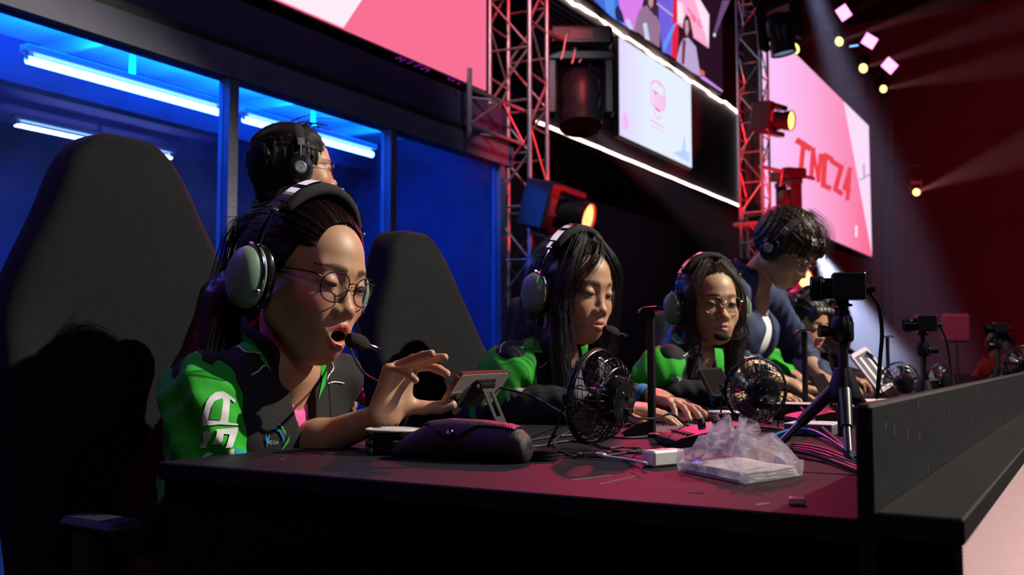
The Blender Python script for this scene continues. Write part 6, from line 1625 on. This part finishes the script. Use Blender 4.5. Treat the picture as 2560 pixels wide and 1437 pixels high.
# ---- headset stands
def hstand(px, ptop, pbase, d, label, foot=True):
    c = at_d(px, pbase, d); c = V3(c[0], c[1], TZ); top = at_d(px, ptop, d)[2]
    t = thing('headset_stand', tuple(c), label, 'stand', 'black headset stands')
    G().box((c[0], c[1], (TZ + top) / 2 + .004), (.0062, .0062, (top - TZ) / 2 - .004), bev=.0015).obj('pole', M_plastic, t, world=True)
    V = []; 
    g = G(); pts = []
    for i in range(9):
        u = -1 + i / 4; pts.append((c[0] + .010 * 0 + u * .023 * RGT[0], c[1] + u * .023 * RGT[1], top + .002 - .006 * (abs(u) - .5) ** 2 * (1 if abs(u) > .5 else 0) * 4 + .002 * u))
    for off in (-.010, .010): pass
    P_ = np.array(pts); Vv = []
    for p in P_:
        for (o1, z1) in ((-.014, 0), (.014, 0), (.014, .0035), (-.014, .0035)): Vv.append(p + FWD * o1 + V3(0, 0, z1))
    Fq = [(i * 4 + k, i * 4 + (k + 1) % 4, (i + 1) * 4 + (k + 1) % 4, (i + 1) * 4 + k) for i in range(8) for k in range(4)] + [(0, 1, 2, 3), (35, 34, 33, 32)]
    mesh_obj('top_rest', Vv, Fq, M_gloss, t, world=True)
    if foot:
        G().prism([(-.052, -.018), (.012, -.022), (.03, 0), (.012, .022), (-.052, .018)], 0, .006, T3(c[0], c[1], TZ + .0004) @ RZ(20)).obj('base_plate', M_plastic, t, world=True)
        Mw = T3(c[0], c[1], TZ) @ RZ(210)
        G().add([(.006, -.004, .006), (.06, -.004, .006), (.03, -.004, .024), (.006, -.004, .030), (.006, .004, .006), (.06, .004, .006), (.03, .004, .024), (.006, .004, .030)], [(0, 1, 2, 3), (7, 6, 5, 4), (0, 4, 5, 1), (1, 5, 6, 2), (2, 6, 7, 3), (3, 7, 4, 0)], Mw).obj('gusset', M_plastic, t, world=True)
    return c
s1c = hstand(1630, 772, 1080, 1.83, 'nearest black headset stand, between second and third players')
s2c = hstand(2015, 828, 1060, 2.45, 'second headset stand, thin and dark, left of the nearest tripod')
s3c = hstand(2222, 843, 985, 3.6, 'third headset stand, blurred, right of the nearest tripod')

# ---- audio mixer with knobs
c = dz(1725, 1118); c = V3(c[0] + .01, c[1] + .035, TZ)
mx_ = thing('audio_mixer', tuple(c), 'black sloped audio mixer with knobs and red light beside the plastic bag', 'mixer')
Mm = T3(*c) @ RZ(38)
prof = [(-.062, 0), (-.066, .006), (-.064, .014), (-.056, .018), (.050, .040), (.060, .040), (.064, .034), (.064, 0)]
V = [(x, y, z) for y in (-.060, .060) for x, z in prof]; n_ = len(prof)
G().add(V, [tuple(range(n_)), tuple(range(2 * n_ - 1, n_ - 1, -1))] + [(i, i + n_, (i + 1) % n_ + n_, (i + 1) % n_) for i in range(n_)], Mm).obj('case', mat('mixer_black', (.012, .010, .012), .38), mx_, world=True)
M_redl = emis('red_indicator', (1, .05, .03), 2.2)
for i, (x, y) in enumerate(((.012, -.045), (.030, -.045), (.020, -.015), (.038, -.015), (.028, .015), (.044, .02), (.040, .045), (.005, .02))):
    z = .018 + (x + .056) * .0208 / .106 + .0
    k = G().lathe([(0, 0), (.0068, 0), (.0066, .014), (.0058, .0155), (0, .0155)], 16, Mm @ T3(x, y, z) @ RY(-12)).obj('knob', M_matte, mx_, world=True)
    G().box((.004, 0, .0158), (.003, .0005, .0004), Mm @ T3(x, y, z) @ RY(-12)).obj('pointer', M_white, k, world=True)
for (x, y, w_) in ((.0, -.050, .008), (.010, .035, .006)):
    G().box((x, y, .018 + (x + .056) * .0208 / .106 + .0008), (.003, w_, .0008), Mm).obj('red_light', M_redl, mx_, world=True)
for k in range(5): G().box((-.035, -.04 + .02 * k, .0233), (.008, .005, .0012), Mm @ RY(0), bev=.001).obj('button', M_plastic, mx_, world=True)
# second mixer with a red light beyond
c2 = at_d(2055, 1030, 2.2); c2 = V3(c2[0], c2[1], TZ)
mx2 = thing('audio_mixer', tuple(c2), 'second low audio mixer with red light left of the nearest tripod', 'mixer')
Mm2 = T3(*c2) @ RZ(38)
G().add(V, [tuple(range(n_)), tuple(range(2 * n_ - 1, n_ - 1, -1))] + [(i, i + n_, (i + 1) % n_ + n_, (i + 1) % n_) for i in range(n_)], Mm2).obj('case', mat('mixer_black', (.012, .010, .012), .38), mx2, world=True)
for (x, y) in ((.012, -.045), (.030, -.02), (.035, .02)): G().lathe([(0, 0), (.0068, 0), (.0066, .014), (0, .0155)], 16, Mm2 @ T3(x, y, .018 + (x + .056) * .0208 / .106) @ RY(-12)).obj('knob', M_matte, mx2, world=True)
G().box((.0, -.048, .0295), (.003, .012, .0008), Mm2).obj('red_light', M_redl, mx2, world=True)

# ---- white adapter, its lead and black connector
a = dz(1612, 1170); b = dz(1688, 1163); c = (a + b) / 2
ad = thing('white_adapter', tuple(c), 'white charging adapter lying on the desk, left of the plastic bag', 'adapter')
Ma = frame(V3(c[0], c[1] + .012, TZ + .0115), b - a, (0, 0, 1))
G().box((0, 0, 0), (.0108, .013, np.linalg.norm(b - a) / 2 * 1.05), Ma, bev=.003).obj('body', mat('white_plastic', (.62, .60, .60), .4), ad, world=True)
G().box((.0112, -.002, .0), (.0003, .006, .008), Ma).obj('print', mat('pale_grey', (.4, .38, .4), .5), ad, world=True)
tp = at_Z(1612, 1158, TZ + .010)
wc = thing('white_cable', tuple(dz(1540, 1152)), 'short white charging lead plugged into the white adapter', 'cable')
q0 = dz(1495, 1143); 
G().tube(spline([q0 + V3(0, 0, .004), dz(1530, 1148) + V3(0, 0, .003), dz(1575, 1156) + V3(0, 0, .004), tp], 20), .0019, 8).obj('lead', mat('white_lead', (.7, .66, .7), .45), wc, world=True)
dq = dz(1530, 1148) - q0; G().box((0, 0, .006), (.0032, .0042, .011), frame(q0 + V3(0, 0, .004), dq, (0, 0, 1)), bev=.0015).obj('plug', mat('white_plastic', (.62, .60, .60), .4), wc, world=True)
G().box((0, 0, -.004), (.0022, .003, .007), frame(tp, tp - dz(1575, 1156) - V3(0, 0, .004), (0, 0, 1)), bev=.001).obj('plug', mat('white_plastic', (.62, .60, .60), .4), wc, world=True)
bc = thing('black_connector', tuple(dz(1465, 1148)), 'black cable coupler joined to the white lead', 'connector')
e1 = dz(1440, 1147); G().box((0, 0, 0), (.0042, .0055, .0125), frame((e1 + q0) / 2 + V3(0, 0, .005), q0 - e1, (0, 0, 1)), bev=.0018).obj('shell', M_gloss, bc, world=True)
G().box((0, 0, .0), (.0028, .004, .015), frame((e1 + q0) / 2 + V3(0, 0, .005), q0 - e1, (0, 0, 1)), bev=.001).obj('core', M_plastic, bc, world=True)

# ---- clear plastic bag of napkins
M_film = glassy('bag_film', (.93, .93, .96), .10, .07, film=.34, film_col=(.9, .85, 1.0), fscale=30)
M_napk = mat('napkin', (.66, .64, .58), .9, noise=.06, nscale=200, bump=.5, bscale=700)
c0 = dz(1842, 1200); bc0 = V3(c0[0] - .012, c0[1] + .045, TZ)
e1 = dz(1700, 1178); e2 = dz(1862, 1212); e3 = dz(2003, 1190)
ux = (e3 - e1); ux /= np.linalg.norm(ux); uy = V3(-ux[1], ux[0], 0)
bag = thing('napkin_bag', tuple(bc0), 'clear crumpled plastic bag of white napkins near the desk edge', 'bag')
cx_, cy_ = (e1 + e3) / 2, 0
A = e1 + V3(0, 0, 0); Bq = e2 + V3(0, 0, 0); Cq = e3 + V3(0, 0, 0); Dq = A + Cq - Bq
quad = [A, Bq, Cq, Dq]; ctr = sum(quad) / 4
for k in range(7):
    sh = 1 - .012 * k; of = V3(.0006 * math.sin(k * 2.3), .0006 * math.cos(k * 1.7), 0)
    g = G(); q = [ctr + (p - ctr) * sh * .97 + of for p in quad]
    V = []; N_ = 9
    for i in range(N_ + 1):
        for j in range(N_ + 1):
            u, v_ = i / N_, j / N_; p = q[0] * (1 - u) * (1 - v_) + q[1] * u * (1 - v_) + q[2] * u * v_ + q[3] * (1 - u) * v_
            V.append(p + V3(0, 0, .0012 + k * .0017 + .0007 * math.sin(u * 9 + k) * math.sin(v_ * 8 + k * 2)))
    nn = len(V); V += [v - V3(0, 0, .0014) for v in V]
    Fq = []
    for i in range(N_):
        for j in range(N_):
            o_ = i * (N_ + 1) + j; Fq.append((o_, o_ + N_ + 1, o_ + N_ + 2, o_ + 1)); Fq.append((o_ + nn + 1, o_ + nn + N_ + 2, o_ + nn + N_ + 1, o_ + nn))
    per = [i * (N_ + 1) for i in range(N_ + 1)] + [N_ * (N_ + 1) + j for j in range(1, N_ + 1)] + [i * (N_ + 1) + N_ for i in range(N_ - 1, -1, -1)] + [j for j in range(N_ - 1, 0, -1)]
    for a_, b_ in zip(per, per[1:] + per[:1]): Fq.append((a_, a_ + nn, b_ + nn, b_))
    mesh_obj('napkin', V, Fq, M_napk, bag, world=True)
# film: rings of crumpled facets from the base edge up to the gathered mouth
rb = random.Random(11); per = []
for a_, b_ in zip(quad, quad[1:] + quad[:1]):
    for k in range(8): per.append(a_ + (b_ - a_) * k / 8)
mouth = at_d(1835, 1062, 1.24); apex = V3(mouth[0], mouth[1], TZ + .05)
V = []; nP = len(per); levels = [(0, 0, 1.02), (.008, 0, 1.05), (.015, 0, 1.05), (.024, 0, 1.0), (.031, .08, .90), (.038, .26, .76), (.044, .52, .58), (.049, .8, .40), (.053, 1, .30), (.058, 1.1, .32), (.062, 1.15, .36)]
for li, (h, mv, sc_) in enumerate(levels):
    for i, p in enumerate(per):
        c_ = ctr * (1 - mv) + V3(apex[0], apex[1], TZ) * mv if mv <= 1 else V3(apex[0], apex[1], TZ) + (ctr - V3(apex[0], apex[1], TZ)) * (1 - mv)
        q = c_ + (p - ctr) * sc_; jit = .0045 if 1 < li < 10 else (.001 if li < 2 else .003)
        if li >= 8: q = c_ + (p - ctr) * sc_ * (1 + .5 * math.sin(i * 1.9))
        hh_ = h + (.006 * math.sin(i * .9 + li) if li > 2 else 0) + (rb.random() * .007 if li == 10 else 0)
        V.append(V3(q[0] + rb.uniform(-jit, jit), q[1] + rb.uniform(-jit, jit), TZ + .0008 + max(hh_ + (rb.uniform(-jit, jit) if li > 1 else 0), 0)))
Fq = []
for li in range(len(levels) - 1):
    for i in range(nP):
        a_, b_ = li * nP + i, li * nP + (i + 1) % nP; c__, d__ = a_ + nP, b_ + nP
        Fq += [(a_, b_, d__), (a_, d__, c__)] if (i + li) % 2 else [(a_, b_, c__), (b_, d__, c__)]
fo_ = mesh_obj('film', V, Fq, M_film, bag, smooth=False, world=True); md = fo_.modifiers.new('s', 'SUBSURF'); md.levels = md.render_levels = 1; md.subdivision_type = 'SIMPLE'
# crease lines catching light
for k in range(9):
    i = rb.randrange(nP); path = [V[l * nP + (i + (l * (1 if k % 2 else 0)) // 2) % nP] for l in range(2, 9)]
    G().tube([p + V3(0, 0, .0004) for p in path], .00035, 4).obj('crease', M_film, bag, world=True)

# ---- tripods with small box cameras
M_tri = mat('tripod_black', (.014, .014, .016), .34); M_trm = mat('tripod_tube', (.16, .16, .18), .22, .8)
def tripod(px, d, pcam, phub, label, camlabel, s=1.0, lever=-1, legs=(205, 290, 60), cable_to=None, cw=1.0):
    r0 = at_d(px, 900, d); x, y = r0[0], r0[1]; zc = at_d(px, pcam, d)[2]; zh = at_d(px, phub, d)[2]
    t = thing('mini_tripod', (x, y, TZ), label, 'tripod', 'small tripods carrying box cameras')
    Z0 = zc - .034 * s
    G().lathe([(0, zh + .018 * s), (.0135 * s, zh + .018 * s), (.0145 * s, zh + .014 * s), (.0235 * s, zh - .014 * s), (.0245 * s, zh - .026 * s), (.019 * s, zh - .034 * s), (0, zh - .034 * s)], 24, T3(x, y, 0)).obj('hub', M_tri, t, world=True)
    G().tube([(x, y, zh - .055 * s), (x, y, Z0 - .040 * s)], .0078 * s, 16).obj('column', M_trm, t, world=True)
    G().tube([(x, y, zh - .085 * s if True else 0), (x, y, zh - .03 * s)], .0105 * s, 16).obj('lower_column', M_tri, t, world=True)
    G().lathe([(0, Z0 - .046 * s), (.0145 * s, Z0 - .046 * s), (.0165 * s, Z0 - .042 * s), (.0165 * s, Z0 - .018 * s), (.013 * s, Z0 - .008 * s), (0, Z0 - .008 * s)], 24, T3(x, y, 0)).obj('ball_clamp', M_tri, t, world=True)
    lv = RGT * lever; G().tube([V3(x, y, Z0 - .032 * s) + lv * .010 * s, V3(x, y, Z0 - .031 * s) + lv * .022 * s, V3(x, y, Z0 - .030 * s) + lv * .036 * s], [.006 * s, .0085 * s, .0095 * s], 14).obj('clamp_lever', M_tri, t, world=True)
    G().lathe([(0, Z0 - .01 * s), (.006 * s, Z0 - .01 * s), (.006 * s, Z0 + .006 * s), (.0155 * s, Z0 + .008 * s), (.0155 * s, Z0 + .0105 * s), (.010 * s, Z0 + .0125 * s), (.010 * s, Z0 + .017 * s), (0, Z0 + .017 * s)], 20, T3(x, y, 0)).obj('mount', M_tri, t, world=True)
    for a in legs:
        a = math.radians(a); dv = V3(math.cos(a), math.sin(a), 0); p0 = V3(x, y, zh - .016 * s) + dv * .017 * s; p1 = V3(x, y, TZ + .005) + dv * (.017 * s + (zh - TZ) * .78)
        g = G().tube([p0, p0 * .45 + p1 * .55], [.0105 * s, .0085 * s], 12); lg = g.obj('leg', M_tri, t, world=True)
        G().tube([p0 * .45 + p1 * .55, p0 * .06 + p1 * .94], .0062 * s, 12).obj('leg_tube', M_trm, lg, world=True)
        G().tube([p0 * .08 + p1 * .92, p1], [.0078 * s, .0060 * s], 12).obj('rubber_foot', M_matte, lg, world=True)
    # camera looks at the players (-x), its back towards the barrier
    cp = V3(x, y, zc); ct = thing('box_camera', tuple(cp), camlabel, 'camera', 'small black box cameras')
    Mc = frame(cp, V3(-.86, -.26, .0), (0, 0, 1))   # z = lens direction, x = up
    G().box((0.004 * s, 0, -.010 * s), (.0205 * s, .020 * s, .024 * s), Mc, bev=.002 * s).obj('body', M_tri, ct, world=True)
    G().lathe([(0, .012 * s), (.0165 * s, .012 * s), (.0165 * s, .026 * s), (.0195 * s, .028 * s), (.0195 * s, .045 * s), (.0175 * s, .046 * s), (.0165 * s, .040 * s), (0, .038 * s)], 28, Mc @ T3(.001 * s, 0, 0)).obj('lens_barrel', M_gloss, ct, world=True)
    G().tube([W(Mc, (.001 * s + .0199 * s * math.cos(a), .0199 * s * math.sin(a), .031 * s)) for a in np.linspace(0, 2 * math.pi, 33)[:-1]], .0005 * s, 5, closed=True).obj('focus_ring', M_trm, ct, world=True)
    G().lathe([(0, 0), (.0085 * s, 0), (.0085 * s, .004 * s), (.0058 * s, .005 * s), (.0058 * s, .014 * s), (0, .014 * s)], 18, Mc @ T3(0, 0, -.034 * s) @ RX(180)).obj('connector', M_tri, ct, world=True)
    pc = W(Mc, (0, 0, -.048 * s))
    if cable_to:
        w_ = thing('camera_cable', tuple(pc), 'black cable curving down from the ' + camlabel.split(' on ')[0], 'cable')
        G().tube(spline([pc] + [at_d(a, b, dd) for a, b, dd in cable_to], 48), .0031 * s, 10).obj('cord', M_plastic, w_, world=True)
    return x, y
tripod(2108, 1.50, 722, 950, 'nearest mini tripod, standing behind the low barrier', 'nearest black box camera on tripod at right', 1.0, -1, legs=(195, 285, 62), cable_to=[(2172, 728, 1.50), (2196, 765, 1.51), (2205, 830, 1.52), (2200, 900, 1.53), (2193, 995, 1.54)])
tripod(2308, 2.65, 812, 968, 'second mini tripod, mid distance behind the barrier', 'second black box camera on tripod, mid distance', 1.05, 1, legs=(195, 285, 62), cable_to=[(2352, 815, 2.64), (2368, 860, 2.64), (2378, 930, 2.64), (2390, 990, 2.62)])
tripod(2496, 3.9, 822, 930, 'third mini tripod, blurred near the right edge', 'third black box camera on tripod, blurred at right', 1.0, -1, legs=(195, 285, 62), cable_to=[(2528, 820, 3.9), (2537, 850, 3.9), (2525, 890, 3.9), (2508, 925, 3.85)])

# ---- second phone stand, dark, seen edge-on
def dark_phone(px, py, d, label, tilt=28, yaw=18):
    c = at_d(px, py, d); t = thing('phone', tuple(c), label, 'phone'); Md = Matrix.Translation(Vector(c)) @ RZ(math.degrees(TH) * 0 + 70 + yaw) @ RX(90 - tilt)
    G().prism(rrect(.070, .036, .008), -.004, .004, Md).obj('case', M_plastic, t, world=True)
    G().prism(rrect(.062, .031, .006), .0038, .0046, Md).obj('glass', M_gloss, t, world=True)
    s_ = thing('phone_stand', (c[0] + .02, c[1], TZ), 'black stand under the ' + label.split(',')[0], 'stand')
    G().tube([c + V3(.012, 0, -.006), V3(c[0] + .045, c[1] + .01, TZ + .006)], .006, 10).obj('arm', M_plastic, s_, world=True)
    G().box((c[0] + .02, c[1], TZ + .003), (.04, .032, .0025), bev=.001).obj('foot_plate', M_plastic, s_, world=True)
dark_phone(1790, 955, 2.3, 'dark phone before the third player, lying back on its stand')
dark_phone(2055, 960, 3.1, 'dark phone left of the nearest tripod hub, tilted on its stand')
# tins and boxes further along
def tin(px, py, d, label, r=.040, h=.030):
    c = at_d(px, py, d); c = V3(c[0], c[1], TZ); t = thing('round_tin', tuple(c), label, 'tin')
    cyl('body', M_gloss, t, T3(*c), r, 0, h - .003); cyl('lid', mat('lid_white', (.62, .62, .66), .45), t, T3(*c), r * 1.01, h - .003, h)
tin(1815, 1030, 2.15, 'black tin with pale lid left of the second desk fan')
c = at_d(1990, 1035, 2.35); c = V3(c[0], c[1], TZ)
bx = thing('black_box', tuple(c), 'flat black box with pale top behind the second desk fan', 'box')
G().box((c[0], c[1], TZ + .018), (.05, .045, .0175), bev=.003).obj('body', M_plastic, bx, world=True); G().box((c[0], c[1], TZ + .037), (.05, .045, .0015), bev=.001).obj('lid', mat('lid_white', (.62, .62, .66), .45), bx, world=True)
c = at_d(2035, 1052, 1.9); c = V3(c[0], c[1], TZ); bx = thing('white_topped_box', tuple(c), 'grey network box with white top edge left of the nearest tripod', 'box')
G().box((c[0], c[1], TZ + .010), (.045, .05, .0095), T3(0, 0, 0), bev=.002).obj('body', mat('grey_box', (.12, .11, .12), .5), bx, world=True); G().box((c[0], c[1], TZ + .021), (.0455, .0505, .0015), bev=.001).obj('lid', mat('lid_white', (.62, .62, .66), .45), bx, world=True)
# paper sheets before the far players
for i, (px, py, d, lb) in enumerate(((2060, 990, 2.9, 'white paper sheet before the fourth player'), (2160, 985, 3.3, 'white paper sheet right of the nearest tripod'), (1700, 1050, 2.05, 'grey keyboard mat under the hands of the second player'))):
    c = at_d(px, py, d); o = G().box((0, 0, .0009), (.09, .12, .0007)).obj('paper_sheet' if i < 2 else 'grey_mat', mat('paper', (.7, .72, .74), .8) if i < 2 else mat('mat_grey', (.10, .09, .10), .8)); o.location = (c[0], c[1], TZ + .0003); o.rotation_euler = (0, 0, .3 * i)
    tag(o, lb, 'paper' if i < 2 else 'mat')
# white game pad / tablet held by a far player
c = at_d(2180, 925, 3.6); t = thing('white_tablet', tuple(c), 'white tablet held up right of the nearest tripod', 'tablet')
Mt = Matrix.Translation(Vector(c)) @ RZ(60) @ RX(60) @ RZ(20)
G().prism(rrect(.055, .085, .012), -.005, .005, Mt).obj('shell', mat('white_shell', (.6, .5, .62), .3), t, world=True); G().prism(rrect(.045, .07, .005), .0048, .006, Mt).obj('screen', mat('grey_glass', (.15, .15, .17), .1), t, world=True)
for k in range(2): G().box((-.02 + .04 * k, 0, .0065), (.006, .06, .0008), Mt).obj('stripe', M_white, t, world=True)

# ---- cables on the desk
M_cord = mat('cord_black', (.012, .012, .014), .55)
def cable(pts, r, m, label, n=48):
    m = M_cord if m is M_plastic else m
    P_ = [V3(*dz(a, b)[:2], TZ + (r + .0005 if len(q) == 0 else q[0])) if True else 0 for a, b, *q in pts]
    t = G().tube(spline(P_, n), r, 8).obj('desk_cable', m); tag(t, label, 'cable', None); return t
ph_end = cen + ex * .078
o = G().tube(spline([cen + ex * .0745 + V3(0, 0, 0), at_d(1262, 972, 1.72), at_d(1330, 990, 1.72), at_d(1385, 1020, 1.72), dz(1440, 1060) + V3(0, 0, .01), dz(1500, 1085) + V3(0, 0, .003)], 40), .0022, 8).obj('phone_cable', M_plastic); tag(o, 'black cable leaving the right side of the bronze phone', 'cable')
cable([(1300, 1110), (1380, 1095), (1470, 1090), (1560, 1098), (1640, 1092)], .0022, M_plastic, 'black desk cable running behind the nearest fan foot')
cable([(1290, 1122), (1350, 1118), (1420, 1106), (1480, 1112), (1520, 1124), (1560, 1118)], .0022, M_plastic, 'black desk cable looping under the nearest fan')
cable([(1440, 1147), (1400, 1130), (1385, 1108), (1410, 1088), (1450, 1078), (1490, 1090)], .0022, M_plastic, 'black cable curling from the coupler round the nearest fan foot')
cable([(1530, 1130), (1600, 1136), (1660, 1128)], .0018, mat('dark_blue_cable', (.02, .02, .10), .3), 'thin dark blue cable before the audio mixer')  # one even dark blue for the cable
o = G().tube(spline([W(f1M, (-.014, 0, -.066)), at_d(1590, 1045, 1.6), at_d(1640, 1045, 1.66), at_d(1680, 1035, 1.72), at_d(1715, 1062, 1.75), dz(1760, 1085) + V3(0, 0, .003)], 40), .0022, 8).obj('fan_cable', M_plastic); tag(o, 'black cable leaving the motor of the nearest fan', 'cable')
cable([(1640, 1098), (1700, 1075), (1740, 1050), (1800, 1035), (1860, 1042)], .0022, M_plastic, 'black cable crossing behind the audio mixer')
cable([(1400, 1130), (1500, 1142), (1620, 1128), (1700, 1140)], .0016, M_plastic, 'thin black cable lying before the nearest fan')
cable([(1925, 1100, .006), (1975, 1090, .012), (2030, 1092, .012), (2080, 1110, .006), (2140, 1150, .004)], .0026, mat('blue_cable', (.02, .13, .45), .4), 'blue network cable right of the plastic bag')
cable([(1925, 1062, .004), (1945, 1040, .03), (1985, 1040, .034), (2040, 1080, .02), (2110, 1125, .006), (2150, 1150, .004)], .0034, M_plastic, 'thick black cable arching over the desk behind the plastic bag')
for k in range(4):
    cable([(1925 + 8 * k, 1120 + 6 * k), (1990, 1118 + 7 * k, .004 + .001 * k), (2060, 1130 + 8 * k, .005), (2150, 1165 + 7 * k, .004)], .0032, M_plastic, ['topmost', 'second', 'third', 'lowest'][k] + ' of four black cables bundled by the barrier foot')
cable([(1760, 1092), (1820, 1080), (1900, 1072), (1990, 1082)], .0024, M_plastic, 'black cable between mixer and nearest tripod leg')
cable([(1600, 1062), (1640, 1068), (1700, 1056), (1760, 1066)], .002, M_plastic, 'black cable behind the nearest headset stand foot')
